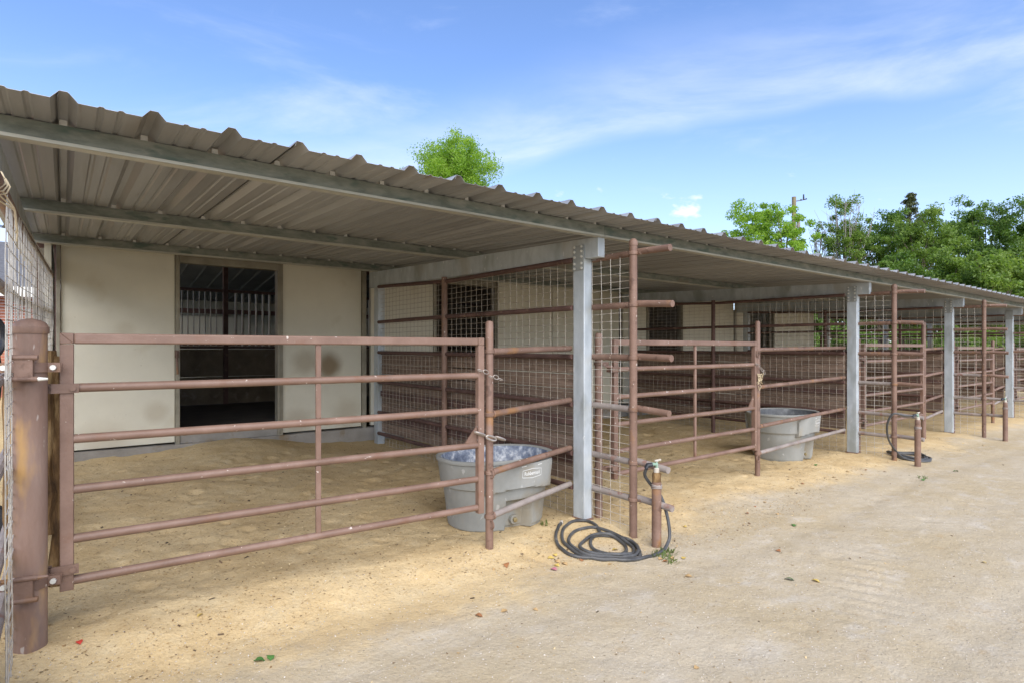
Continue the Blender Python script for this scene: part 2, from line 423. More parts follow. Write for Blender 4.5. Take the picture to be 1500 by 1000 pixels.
# ------------------------------------------------------------------ ground
GX = [-6, -1, 1.0, 2.35, 3.42, 6.1, 8.7, 12.78, 17, 40]
GZ = [.12, .12, .115, .055, .0, .02, -.02, -.10, -.12, -.15]
def sstep(a, b, x):
    t = np.clip((x - a) / (b - a), 0, 1); return t * t * (3 - 2 * t)
def _hash_noise(x, y, f, seed):
    # smooth value noise on numpy arrays
    x = x * f; y = y * f
    xi = np.floor(x).astype(int); yi = np.floor(y).astype(int)
    xf = x - xi; yf = y - yi
    def h(a, b):
        n = (a * 374761393 + b * 668265263 + seed * 1442695) & 0x7fffffff
        n = ((n ^ (n >> 13)) * 1274126177) & 0x7fffffff
        return ((n ^ (n >> 16)) & 0xffff) / 65535.0
    u = xf*xf*(3-2*xf); v = yf*yf*(3-2*yf)
    return (h(xi,yi)*(1-u)+h(xi+1,yi)*u)*(1-v) + (h(xi,yi+1)*(1-u)+h(xi+1,yi+1)*u)*v - .5
_hr = np.random.RandomState(77)
HOOF = [(_hr.uniform(.1, 3.3), _hr.uniform(3.3, 7.0), _hr.uniform(.045, .075), _hr.uniform(.008, .02)) for _ in range(90)] + \
       [(_hr.uniform(3.8, 8.4), _hr.uniform(3.4, 7.2), _hr.uniform(.045, .075), _hr.uniform(.01, .02)) for _ in range(90)] + \
       [(_hr.uniform(0, 9), _hr.uniform(1.4, 3.0), _hr.uniform(.05, .075), _hr.uniform(.002, .006)) for _ in range(60)]
def gz(x, y):
    x = np.asarray(x, float); y = np.asarray(y, float)
    z = np.interp(x, GX, GZ)
    z = z * .5 + .25 * (np.interp(x - .5, GX, GZ) + np.interp(x + .5, GX, GZ))
    z = z - .05 * sstep(3.35, 2.7, y) - .03 * sstep(2.5, 0.5, y)
    z = z + .12 * sstep(3.6, 7.5, y) * (1 - sstep(16, 20, x))
    z = z + .14 * np.exp(-((x - 1.75) / .7) ** 2 - ((y - 7.6) / .8) ** 2)      # bedding heaped below the stall door
    z = z + .06 * np.exp(-((x - 4.9) / .9) ** 2 - ((y - 4.0) / .6) ** 2)
    z = z - .035 * np.exp(-((y - 3.02 + .08*np.sin(x*1.7)) / .22) ** 2) * (x < 2.6) * (x > -.2)   # trough worn along the gate
    near = np.exp(-np.maximum(np.hypot(x - 2, y - 3) - 9, 0) / 6)
    rough = .35 + .65 * sstep(2.5, 3.2, y)
    z = z + near * rough * (.030 * _hash_noise(x, y, 1.3, 1) + .024 * _hash_noise(x, y, 3.1, 2) + .014 * _hash_noise(x, y, 7.3, 3))
    z = z + near * rough * (.009 * _hash_noise(x, y, 16, 4) + .005 * _hash_noise(x, y, 33, 5))
    for hx, hy, hr, hd in HOOF:                                     # hoof prints: a dip with a low crumbled rim
        if x.ndim == 0 and (abs(x - hx) > .3 or abs(y - hy) > .3): continue
        q = ((x - hx) ** 2 + (y - hy) ** 2) / (hr * hr)
        z = z - hd * np.exp(-q * q) + hd * .35 * np.exp(-((q - 2.0) / .9) ** 2)
    # washboard marks scraped across the lane
    wx = (x - 4.1) * .94 + (y - 1.55) * .34; wy = -(x - 4.1) * .34 + (y - 1.55) * .94
    z = z + .007 * np.sin(wx * 2 * math.pi / .13 + wy * 2.0) * np.exp(-(wx / .75) ** 2 - (wy / .16) ** 2)
    # two faint wheel tracks along the lane
    for ty in (.95, 2.35):
        z = z - .010 * np.exp(-((y - ty - .06 * np.sin(x * .9)) / .13) ** 2) * sstep(-1, 1, x)
    far = sstep(30, 120, np.hypot(x, y))
    return z - far * .6
def axis(lo, hi, fine, a, b, grow=1.13):
    pts = list(np.arange(a, b, fine)); s_ = fine; v = pts[-1]
    while v < hi: s_ *= grow; v += s_; pts.append(v)
    s_ = fine; v = a; pre = []
    while v > lo: s_ *= grow; v -= s_; pre.append(v)
    return np.array(pre[::-1] + pts)
ax = axis(-900, 900, .028, -1.0, 8.5, 1.09); ay = axis(-900, 900, .028, .9, 7.9, 1.10)
gx, gy = np.meshgrid(ax, ay)
gzv = gz(gx, gy)
co = np.stack([gx, gy, gzv], -1).reshape(-1, 3)
nx, ny = len(ax), len(ay)
ii = (np.arange(ny - 1)[:, None] * nx + np.arange(nx - 1)[None, :]).ravel()
fc = np.stack([ii, ii + 1, ii + nx + 1, ii + nx], -1)
def np_mesh(name, co, fc, m, smooth=True):
    me = bpy.data.meshes.new(name); k = fc.shape[1]
    me.vertices.add(len(co)); me.vertices.foreach_set('co', co.astype(np.float32).ravel())
    me.loops.add(fc.size); me.loops.foreach_set('vertex_index', fc.astype(np.int32).ravel())
    me.polygons.add(len(fc)); me.polygons.foreach_set('loop_start', np.arange(len(fc), dtype=np.int32) * k)
    me.polygons.foreach_set('loop_total', np.full(len(fc), k, np.int32))
    me.update(calc_edges=True); me.materials.append(m)
    if smooth: me.polygons.foreach_set('use_smooth', np.ones(len(fc), bool))
    o = bpy.data.objects.new(name, me); COL.objects.link(o); return o
ground = np_mesh('ground', co, fc, GROUND); ground['kind'] = 'structure'

def G(x, y): return float(gz(x, y))

# ------------------------------------------------------------------ shelter: posts, rafters, purlins, roof sheets
RAFX = [-.30, 3.416, 8.704, 12.779, 16.927, 21.1, 25.2]
def ztop(D): return 2.425 + .037 * (D - 3.25)          # top of the purlins
shelter = thing('loafing_shelter', 'long open steel pen shelter with galvanized posts and ribbed metal sheet roof', 'shelter', (0, 3.44, 0))
INV = (0, -3.44, 0)
def sh(mb, name, m, parent=shelter, **k):
    o = mb.build(name, m, parent, **k)
    if parent is shelter: o.location = INV
    return o
for i, X in enumerate(RAFX):
    # rafter: deep tapered steel beam running to the back
    b = MB()
    y0, y1 = 3.285, 7.72
    zt0, zt1 = ztop(y0) - .086, ztop(y1) - .086
    zb0, zb1 = 2.178, 2.285
    b.quadbox([(X+.004,y0,zb0),(X+.082,y0,zb0),(X+.082,y1,zb1),(X+.004,y1,zb1),(X+.004,y0,zt0),(X+.082,y0,zt0),(X+.082,y1,zt1),(X+.004,y1,zt1)])
    r_ = sh(b, 'rafter', GALV, bevel=.003)
    if i == 0: continue                                   # the left end stands on the fence line outside the frame
    for (y, zt, w, d) in ((3.44, zb0 + .004, .092, .13), (7.42, zb1 - .006, .10, .13)):
        b = MB(); zb = G(X, y) - .25
        b.box(X, X + w, y, y + d, zb, zt)
        p = sh(b, 'post', GALV, bevel=.006)
        if y < 5:
            g = MB(); g.box(X - .006, X - .0005, y - .002, y + d - .002, 2.085, zt + .115)
            g.box(X + .09, X + .097, y - .05, y + .03, 2.17, 2.178)
            gp = g.build('gusset_plate', GALV2, p, bevel=.001)
            for zz in (2.105, 2.145, 2.20, 2.245, 2.285):
                for yy in (y + .022, y + .105):
                    if i > 3: continue
                    b2 = MB(); b2.lathe((X - .016, yy, zz), [(.011, 0), (.011, .010)], 6, 'x')
                    b2.build('bolt', ZINC, p, smooth=False)
            f = MB(); f.box(X - .008, X + .10, y - .012, y + .14, zb, G(X, y) + .012)
            f.build('base_plate', RUST, p)
# purlins, C section, one length per bay
def cpurlin(x0, x1, D, h=.084, w=.062, t=.004, lip=.018):
    zt = ztop(D); zb = zt - h
    prof = [(D, zt), (D, zb), (D + w, zb), (D + w, zb + lip), (D + w - t, zb + lip), (D + w - t, zb + t), (D + t, zb + t),
            (D + t, zt - t), (D + w - t, zt - t), (D + w - t, zt - lip), (D + w, zt - lip), (D + w, zt)]
    b = MB(); n = len(prof)
    for x in (x0, x1): b.v += [(x, a, c) for a, c in prof]
    for k in range(n): b.f.append((k, (k + 1) % n, n + (k + 1) % n, n + k))
    b.f.append(tuple(range(n))[::-1]); b.f.append(tuple(range(n, 2 * n)))
    return b
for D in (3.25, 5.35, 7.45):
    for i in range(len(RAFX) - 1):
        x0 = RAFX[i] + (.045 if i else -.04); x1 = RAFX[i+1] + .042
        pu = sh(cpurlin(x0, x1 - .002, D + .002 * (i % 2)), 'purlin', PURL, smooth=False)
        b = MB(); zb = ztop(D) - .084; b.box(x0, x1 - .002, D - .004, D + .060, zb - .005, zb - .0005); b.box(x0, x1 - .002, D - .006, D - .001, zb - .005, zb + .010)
        b.build('lit_bottom_flange', FLANGE, pu, smooth=False)  # strip added over the purlin's own flange, coloured as lit from below
# roof sheets with ribs
def roof_profile(x0):
    pr = []
    for k in range(3):
        a = x0 + k * .305
        pr += [(a + .016, .034), (a + .046, .0), (a + .108, .0), (a + .116, .006), (a + .128, .006), (a + .136, 0),
               (a + .176, .0), (a + .184, .006), (a + .196, .006), (a + .204, 0), (a + .262, 0), (a + .291, .034)]
    a = x0 + .915
    return [(x0 - .020, .012), (x0 - .014, .036)] + pr + [(a + .013, .034)]
for k in range(-1, 29):
    b = MB(); x0 = k * .915 + .0015
    pr = roof_profile(x0)
    y0 = 2.885 + R.uniform(-.008, .008); y1 = 8.02
    if k == -1: pr = [q for q in pr if q[0] > -.40]
    ys = [y0, 3.25, 4.3, 5.35, 6.4, 7.45, y1]
    dz = R.uniform(0, .002); n = len(pr)
    for y in ys:
        sag = .003 * math.sin(math.pi * ((y - 3.25) / 2.1 % 1)) if y > 3.3 else 0
        b.v += [(x, y, ztop(y) + .002 + z + dz - sag) for x, z in pr]
    for y in ys:
        sag = .003 * math.sin(math.pi * ((y - 3.25) / 2.1 % 1)) if y > 3.3 else 0
        b.v += [(x, y, ztop(y) + .002 + z + dz - sag + .0016) for x, z in pr]
    m_ = len(ys); T = n * m_
    for j in range(m_ - 1):
        for q in range(n - 1):
            a = j * n + q
            b.f.append((a, a + n, a + n + 1, a + 1)); b.f.append((T + a, T + a + 1, T + a + n + 1, T + a + n))
    for q in range(n - 1):
        b.f.append((q, q + 1, T + q + 1, T + q)); a = (m_ - 1) * n + q; b.f.append((a + 1, a, T + a, T + a + 1))
    for j in range(m_ - 1):
        a = j * n; b.f.append((a, T + a, T + a + n, a + n)); a = j * n + n - 1; b.f.append((a + n, T + a + n, T + a, a))
    me = sh(b, 'roof_sheet', ROOF)
    # little support saddles where each rib crosses the purlins
    if k < 6:
        for q in range(3):
            cx = x0 + q * .305 - .0015
            for D in (3.25, 5.35, 7.45):
                s_ = MB(); s_.box(cx - .014, cx + .014, D + .006, D + .02, ztop(D) - .004, ztop(D) + .026)
                s_.box(cx - .020, cx + .020, D + .006, D + .028, ztop(D) - .006, ztop(D) - .0045)
                s_.build('rib_clip', ZINC, me, smooth=False)
ground_to = None

# ------------------------------------------------------------------ horse barn behind the pens
barn = thing('horse_barn', 'low barn of cream wall panels with dark open stall doorways behind the pens', 'barn', (0, 7.8, 0))
BI = (0, -7.8, 0)
def bn(mb, name, m, parent=barn, **k):
    o = mb.build(name, m, parent, **k)
    if parent is barn: o.location = BI
    return o
DOORS = [(1.085, 2.19), (4.55, 5.66), (9.6, 10.7), (13.5, 14.6)]
PST = [-.02, 3.36, 8.72, 12.80, 16.9]
WZ0, WZ1 = .345, 2.50
def wallpanel(x0, x1):
    b = MB(); b.box(x0, x1, 7.80, 7.86, WZ0, WZ1 + .06); bn(b, 'wall_panel', CREAM, bevel=.004)
wallpanel(-.02, 1.035); wallpanel(2.262, 3.335)
for a, (d0, d1) in zip(PST[1:-1], DOORS[1:]):
    e = PST[PST.index(a) + 1]
    wallpanel(a + .12, d0 - .05)
    xs = [d1 + .07]
    while xs[-1] < e - 1.6: xs.append(xs[-1] + 1.22)
    xs.append(e)
    for u, v in zip(xs[:-1], xs[1:]): wallpanel(u + .006, v - .006)
for d0, d1 in DOORS:
    f = MB()
    f.box(d0 - .046, d0, 7.775, 7.90, WZ0 - .03, WZ1 + .03)
    f.box(d1, d1 + .068, 7.775, 7.90, WZ0 - .03, WZ1 + .03)
    f.box(d0 + .001, d1 - .001, 7.772, 7.905, WZ1 - .055, WZ1 + .03)
    f.box(d1 + .022, d1 + .03, 7.762, 7.774, WZ0, WZ1 + .02)
    bn(f, 'door_frame', FRAME, bevel=.003)
    f = MB(); f.box(d0 + .001, d1 - .001, 7.79, 7.95, WZ0 - .02, .475); bn(f, 'door_sill', CONC)
f = MB(); f.box(3.34, 3.40, 7.765, 7.90, .1, 2.53); bn(f, 'corner_trim', FRAME, bevel=.003)
f = MB(); f.box(-.06, -.024, 7.765, 7.90, .1, 2.53); bn(f, 'corner_trim', FRAME, bevel=.003)
f = MB(); f.box(-.06, 16.95, 7.74, 7.91, WZ1 + .062, WZ1 + .14); bn(f, 'header_beam', FRAME, bevel=.003)
# door latch hanging on the left jamb
f = MB(); f.box(1.03, 1.075, 7.745, 7.774, 1.33, 1.42); f.tube([(1.05, 7.74, 1.40), (1.05, 7.735, 1.28), (1.057, 7.74, 1.14)], .012, 8)
bn(f, 'door_latch', RUST)
# concrete curb, uneven broken top edge
f = MB(); xs = np.arange(-.1, 17, .12)
for u, v in zip(xs[:-1], xs[1:]):
    t0 = .325 + .012 * _hash_noise(np.array(u), np.array(0.), 4, 3); y0 = 7.745 + .012 * float(_hash_noise(np.array(u), np.array(2.), 3, 4))
    f.box(u, v, y0, 7.90, -.15, float(t0))
bn(f, 'concrete_curb', CONC, smooth=False)
# stall interior: floor, kick boards, bars, sheet ceiling
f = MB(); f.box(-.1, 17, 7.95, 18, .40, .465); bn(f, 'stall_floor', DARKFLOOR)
YB = 11.2
bay_walls = [(-.05, 2.23), (2.31, 3.40), (3.48, 6.0), (6.08, 8.7), (8.78, 12.78), (12.86, 16.9)]
for u, v in bay_walls:
    z = .47
    for q in range(2 if u < 3 else 1):
        h = .48 if u < 3 else .97
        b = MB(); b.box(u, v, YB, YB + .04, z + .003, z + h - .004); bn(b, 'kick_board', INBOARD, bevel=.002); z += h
for x in (2.27, 3.44, 6.04, 8.74, 12.82, -.07, 16.93):
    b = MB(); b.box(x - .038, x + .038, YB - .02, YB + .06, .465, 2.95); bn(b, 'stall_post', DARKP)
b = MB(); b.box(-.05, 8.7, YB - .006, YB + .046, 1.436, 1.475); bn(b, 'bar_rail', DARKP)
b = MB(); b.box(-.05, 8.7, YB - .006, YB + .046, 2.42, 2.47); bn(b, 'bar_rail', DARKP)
x = .10; k = 0
while x < 6.0:
    if all(abs(x - p) > .06 for p in (2.27, 3.44)):
        b = MB(); b.tube([(x, YB + .02, 1.47), (x, YB + .02, 2.425)], .010 if x < 2.2 else .022, 8)
        bn(b, 'stall_bar', BAR)
    x += .088 if x < 2.2 else .115
# side partitions between the stalls
for x in (-.04, 3.36, 8.72):
    b = MB(); b.box(x, x + .04, 7.92, YB - .03, .47, 1.44); bn(b, 'side_board', INBOARD)
    for yy in np.arange(8.05, YB - .05, .11):
        pass
b = MB()
for yy in np.arange(8.05, YB - .05, .11): b.tube([(3.38, yy, 1.44), (3.38, yy, 2.42)], .010, 6)
tag(bn(b, 'side_grille', BAR), kind='stuff')
b = MB(); b.box(3.36, 3.40, 8.0, YB - .03, 2.42, 2.46); bn(b, 'side_rail', DARKP)
for (u, v) in ((6.08, 8.7), (8.78, 12.78), (12.86, 16.9)):
    b = MB(); b.box(u, v, YB, YB + .04, 1.45, 2.9); bn(b, 'dark_stall_screen', INBOARD)  # added solid panel that keeps the far doorways dark
b = MB(); b.box(16.98, 17.04, 7.92, 18, .0, 2.66); bn(b, 'end_wall', CREAM)
b = MB(); b.box(-.16, -.10, 7.92, 11.0, .0, 2.7); b.box(-.16, -.10, 14.4, 18, .0, 2.7); bn(b, 'end_wall', CREAM)
# opposite stall fronts across the aisle
x = -.1
while x < 12:
    b = MB(); b.box(x, x + .88, 14.6, 14.64, .47, 2.15 if int(x * 3) % 2 else 2.02); bn(b, 'aisle_board', CREAM); x += .90
b = MB(); b.box(-.1, 17, 14.55, 14.66, 2.22, 2.32); b.box(-.1, 17, 14.55, 14.60, 1.5, 1.54); bn(b, 'aisle_rail', DARKP)
b = MB(); b.box(-.1, 17, 18, 18.08, .0, 3.0); bn(b, 'rear_wall', CREAM)
# ceiling of the barn, rising towards the ridge
def barnroof(y0, z0, y1, z1, u=-.55, v=17.1):
    w = .38; x = u
    while x < v:
        b = MB(); nn = [(x, 0), (x + .02, -.03), (x + .05, -.03), (x + .07, 0), (x + w + .004, 0)]
        for (y, z) in ((y0, z0), (y1, z1)):
            b.v += [(a, y, z + c) for a, c in nn]
        for (y, z) in ((y0, z0), (y1, z1)):
            b.v += [(a, y, z + c + .003) for a, c in nn]
        n = len(nn)
        for q in range(n - 1):
            b.f.append((q, n + q, n + q + 1, q + 1)); b.f.append((2*n + q, 2*n + q + 1, 3*n + q + 1, 3*n + q))
            b.f.append((q, q + 1, 2*n + q + 1, 2*n + q)); b.f.append((n + q + 1, n + q, 3*n + q, 3*n + q + 1))
        bn(b, 'barn_roof_sheet', INROOF, smooth=False); x += w
barnroof(7.86, 2.70, 13.0, 3.45); barnroof(13.0, 3.44, 18.3, 2.72)
for y, z in ((YB, 3.08), (13.0, 3.35)):
    b = MB(); b.box(-.4, 17, y - .03, y + .03, z - .14, z); bn(b, 'barn_beam', DARKP)

# ------------------------------------------------------------------ partitions between the pens
ZR = [2.178, 1.775, 1.366, .963, .55, .265]
def wavy_wire(b, p0, p1, r, n, amp, seg=.22):
    p0 = Vector(p0); p1 = Vector(p1); L_ = (p1 - p0).length; k = max(2, int(L_ / seg))
    pts = []
    for i in range(k + 1):
        q = p0.lerp(p1, i / k)
        if 0 < i < k: q += Vector((R.uniform(-amp, amp), R.uniform(-amp, amp), R.uniform(-amp, amp)))
        pts.append(q)
    b.tube(pts, r, n, caps=False)
def wire_panel(b, X, y0, y1, z0f, z1f, dy, dz, r, amp=.004, bulge=0):
    n = 4
    def bx(y, z): return X + bulge * math.sin(math.pi * (y - y0) / (y1 - y0)) * math.sin(3.1 * z + y)
    y = y0
    while y <= y1 + .001:
        z0 = z0f(y); z1 = z1f(y)
        zs = np.linspace(z0, z1, 8)
        b.tube([(bx(y, z) + R.uniform(-amp, amp), y + R.uniform(-amp, amp), z) for z in zs], r, n, caps=False)
        y += dy
    z = min(z0f(y0), z0f(y1))
    while z <= max(z1f(y0), z1f(y1)) + .001:
        seg = [yy for yy in np.linspace(y0, y1, max(3, int((y1 - y0) / .25))) if z0f(yy) <= z <= z1f(yy)]
        if len(seg) > 1:
            b.tube([(bx(yy, z) + R.uniform(-amp, amp), yy, z + R.uniform(-amp, amp)) for yy in seg], r, n, caps=False)
        z += dz
def clamp(b, x, y, z, r):
    b.lathe((x, y, z - .014), [(r + .004, 0), (r + .008, .004), (r + .008, .024), (r + .004, .028)], 14)
def partition(X, label, boards=True, near=True, outer=True, detail=True, y_end=7.40, rr=.026):
    t = thing('pen_partition', label, 'pen fence', (X, 3.44, G(X, 3.44)), 0, 'pipe and wire partitions between the pens')
    inv = (-X, -3.44, -G(X, 3.44))
    def P_(mb, name, m, **k):
        o = mb.build(name, m, t, **k); o.location = inv; return o
    PA = 3.0
    for i, z in enumerate(ZR):
        # inside length
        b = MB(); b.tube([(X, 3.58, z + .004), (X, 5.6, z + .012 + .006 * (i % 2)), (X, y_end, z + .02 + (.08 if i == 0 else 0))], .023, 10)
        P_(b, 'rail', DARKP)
        b = MB(); m_ = RUST if i < 3 else GREYP
        b.tube([(X + .118, 3.58, z + .006), (X + .108, 3.04, z + .002)], rr, 12); P_(b, 'front_rail', m_)
        # stub beyond the outer pole, hung a little off line
        e = R.uniform(-.012, .012); b = MB()
        b.tube([(X + .132, 2.99, z + .012), (X + .134 + e, 2.67 + R.uniform(-.015, .03), z + R.uniform(-.012, .004))], rr, 12)
        if i == 0 or near: P_(b, 'rail_stub', RUST if i < 4 else GREYP)
    # outer pole with a domed cap and clamps
    b = MB(); gp = G(X, PA) - .15
    b.lathe((X + .10, PA, 0), [(.031, gp), (.031, 2.235), (.035, 2.237), (.035, 2.262), (.030, 2.278), (.018, 2.29), (.004, 2.295)], 18)
    pole = P_(b, 'pole', RUST)
    for i, z in enumerate(ZR):
        c = MB(); clamp(c, X + .10, PA, z, .031)
        c.box(X + .115, X + .132, PA - .07, PA + .02, z - .014, z + .016)
        c.lathe((X + .106, PA - .058, z + .002), [(.011, 0), (.011, .034)], 6, 'x')
        k = c.build('clamp', RUST, pole)
    # posts along the partition
    for y in (5.65,) if X > 1 else (5.65,):
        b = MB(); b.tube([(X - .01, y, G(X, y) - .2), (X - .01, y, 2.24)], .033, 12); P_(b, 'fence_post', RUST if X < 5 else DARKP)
    if boards:
        z = .30; k = 0
        while z < 1.34:
            for (u, v) in ((3.60, 5.60), (5.612, 7.55)):
                b = MB(); w = .128; d = R.uniform(-.004, .004)
                b.box(X + .056 + d, X + .086 + d, u, v, z + R.uniform(0, .003), z + w - R.uniform(0, .003))
                P_(b, 'kick_board', BOARD, bevel=.003)
            z += .132
        b = MB(); b.box(X + .04, X + .055, 3.6, 7.5, 1.353, 1.362); b.box(X + .035, X + .055, 3.6, 7.5, .79, .86); b.box(X + .035, X + .055, 3.6, 7.5, .46, .53)
        P_(b, 'board_batten', DARKP)
    # welded wire, inside and on the front extension
    b = MB(); dy, dz = (.098, .058) if X < 10 else (.13, .10)
    wire_panel(b, X + .030, 3.60, 7.40, lambda y: G(X, y) + .01, lambda y: 2.17 + .02 * (y - 3.6), dy, dz, .0021 if X < 10 else .0025, .003)
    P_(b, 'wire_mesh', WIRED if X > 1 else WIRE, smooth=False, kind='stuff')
    b = MB(); 
    wire_panel(b, X + .100, 3.03, 3.45, lambda y: G(X, y) + .01, lambda y: 2.16, .103, .064, .0022, .004, .006)
    P_(b, 'front_wire_mesh', WIRE, smooth=False, kind='stuff')
    return t
partition(3.416, 'brown pipe and wire mesh partition with kick boards right of the nearest pen')
partition(8.66, 'brown pipe and wire mesh partition between the second and third pens')
partition(12.74, 'brown pipe and wire mesh partition between the third and fourth pens')
partition(16.89, 'farthest brown pipe and wire mesh partition showing at the right edge of the photo')
partition(21.06, 'last brown pipe partition hidden mostly behind the other pens')

# left end partition: open wire, no boards
t = thing('end_fence', 'wire mesh end fence of pale welded wire left of the big hinge post', 'fence', (-.17, 3.4, G(-.17, 3.4)))
inv = (.17, -3.4, -G(-.17, 3.4))
def PL(mb, name, m, **k):
    o = mb.build(name, m, t, **k); o.location = inv; return o
EX = -.195
b = MB(); b.tube([(EX, 1.9, 2.0), (EX, 4.0, 2.09), (EX + .09, 7.7, 2.20)], .028, 12); PL(b, 'top_rail', RUST)
for z in (1.72, 1.31, .93, .55, .30):
    b = MB(); b.tube([(EX - .03, 1.9, z - .03), (EX - .02, 4.6, z + .01), (EX + .07, 7.7, z + .10)], .024, 10); PL(b, 'rail', GREYP)
b = MB(); b.tube([(EX + .04, 5.9, .1), (EX + .04, 5.9, 2.15)], .03, 10); PL(b, 'fence_post', DARKP)
b = MB()
def ex(y): return EX + .02 + .09 * max(0, (y - 3.5)) / 4.2
y = 2.98
while y < 7.72:
    zs = np.linspace(G(EX, y) + .0, 2.03 + .03 * (y - 3) + .02, 9)
    b.tube([(ex(y) + R.uniform(-.004, .004), y + R.uniform(-.004, .004), z) for z in zs], .0024, 4, caps=False); y += .098
z = .1
while z < 2.1:
    b.tube([(ex(y) + R.uniform(-.003, .003), y, z + .035 * (y - 3) * (z / 2.1) + R.uniform(-.003, .003)) for y in np.linspace(2.98, 7.7, 18)], .0022, 4, caps=False); z += .058
PL(b, 'wire_mesh', WIRE, smooth=False, kind='stuff')
# knotted twine on the top rail
b = MB()
for k in range(3):
    pts = []; a0 = k * .9
    for q in range(12):
        a = a0 + q * .75
        pts.append((EX + .031 * math.cos(a) * (1 + .12 * k), 2.72 + k * .05 + q * .006, 2.035 + .031 * math.sin(a) * (1 + .12 * k) + .004))
    pts += [(EX + .045, 2.95 + k*.03, 2.03 - .05), (EX + .05, 2.99 + k*.04, 1.99 - .08), (EX + .045, 3.02 + k*.03, 1.93 - k*.03)]
    b.tube(pts, .003, 6)
tag(b.build('twine', TWINE), 'frayed tan baling twine knotted round the top rail at the left edge', 'twine')
# decayed wooden post behind the hinge post
b = MB()
for (x, w, zt_, zb_) in ((-.035, .035, 1.43, .55), (.0, .030, 1.40, .30), (-.075, .03, 1.38, .10), (-.165, .035, 1.30, .12)):
    n = 9; pts = [(x - .02 + R.uniform(-.008, .008), 3.56 + R.uniform(-.01, .01), zb_ + (zt_ - zb_) * q / n) for q in range(n + 1)]
    b.tube(pts, [w * R.uniform(.75, 1.1) for _ in range(n + 1)], 7)
tag(b.build('wooden_post', OLDWOOD), 'rotten splintered orange brown wooden post behind the big hinge post', 'post')

# ------------------------------------------------------------------ gates
def link_pts(c, a, b_, M, n=14):
    return [c + M @ Vector((a * math.cos(2*math.pi*k/n), b_ * math.sin(2*math.pi*k/n), 0)) for k in range(n)]
def gate(P0, P1, zt, label, hinge_side_r=.07):
    P0 = Vector(P0); P1 = Vector(P1); d = P1 - P0; Ln = d.length; ang = math.atan2(d.y, d.x)
    t = thing('pen_gate', label, 'gate', (P0.x, P0.y, zt - 1.18), ang, 'brown six rail pen gates')
    hz = [1.155, .925, .685, .447, .215, .02]
    for i, z in enumerate(hz):
        b = MB()
        if i == 0: b.box(.052, Ln - .045, -.021, .021, z - .025, z + .025)
        else: b.tube([(.05, 0, z), (Ln * .5, 0, z + R.uniform(-.003, .003)), (Ln - .04, 0, z)], .0215, 14)
        b.build('rail', PAINT, t, bevel=.008 if i == 0 else 0)
    for x0, x1, s_ in ((0, .052, 1), (Ln - .046, Ln, -1)):
        b = MB()
        # stile with mitred top corner
        b.box(x0, x1, -.023, .023, -.02, 1.129)
        xa, xb = (x0, x1) if s_ > 0 else (x1, x0)
        b.v += [(xa, -.023, 1.1305), (xb, -.023, 1.1305), (xa, -.023, 1.181), (xa, .023, 1.1305), (xb, .023, 1.1305), (xa, .023, 1.181)]
        n = len(b.v) - 6; b.f += [(n, n+1, n+2), (n+3, n+5, n+4), (n, n+2, n+5, n+3), (n+1, n+4, n+5, n+2), (n, n+3, n+4, n+1)]
        b.v += [(xb, -.023, 1.1305), (xb, -.023, 1.181), (xa, -.023, 1.1815), (xb, .023, 1.1305), (xb, .023, 1.181), (xa, .023, 1.1815)]
        n = len(b.v) - 6; b.f += [(n, n+1, n+2), (n+3, n+5, n+4), (n, n+3, n+4, n+1), (n+1, n+4, n+5, n+2), (n, n+2, n+5, n+3)]
        b.build('stile', PAINT, t, bevel=.003)
    b = MB(); xb = Ln * (.515)
    for i in range(5): b.box(xb - .015, xb + .015, -.010, .010, hz[i+1] + .018, hz[i] - .018)
    b.build('brace', PAINT, t, bevel=.003)
    # hinge arms
    for z in (.925, .08):
        b = MB(); b.box(-.062, .072, -.034, -.024, z - .022, z + .022); b.lathe((.05, -.046, z), [(.013, 0), (.012, .012)], 10, 'y')
        b.box(-.062, -.03, -.034, .01, z - .022, z + .022)
        b.tube([(-.13, -.035, z + .028), (-.045, -.035, z + .022)], [.006, .014], 8)
        b.build('hinge_arm', PAINT, t)
    # corner gusset at the latch side
    b = MB(); x0 = Ln - .05
    b.v += [(x0, -.006, .46), (x0 - .09, -.006, .47), (x0, -.006, .58), (x0, .006, .46), (x0 - .09, .006, .47), (x0, .006, .58)]
    n = len(b.v) - 6; b.f += [(n, n+2, n+1), (n+3, n+4, n+5), (n, n+1, n+4, n+3), (n+1, n+2, n+5, n+4), (n+2, n, n+3, n+5)]
    b.build('latch_gusset', RUST, t)
    return t, Ln
g1, L1 = gate((-.012, 3.435), (2.293, 3.296), 1.51, 'nearest brown pipe gate hung on the thick rusty post at the left')
g2, L2 = gate((3.743, 3.426), (6.075, 3.44), 1.515, 'brown pipe gate of the second pen, left of the farther stock tank')
g3, L3 = gate((8.90, 3.44), (11.25, 3.44), 1.51, 'brown pipe gate of the third pen seen through the wire beside the second tall pole')
g4, L4 = gate((12.98, 3.44), (15.30, 3.44), 1.47, 'brown pipe gate of the fourth pen beyond the third tall pole')
g5, L5 = gate((17.15, 3.44), (19.45, 3.44), 1.45, 'farthest brown pipe gate past the last grey post')
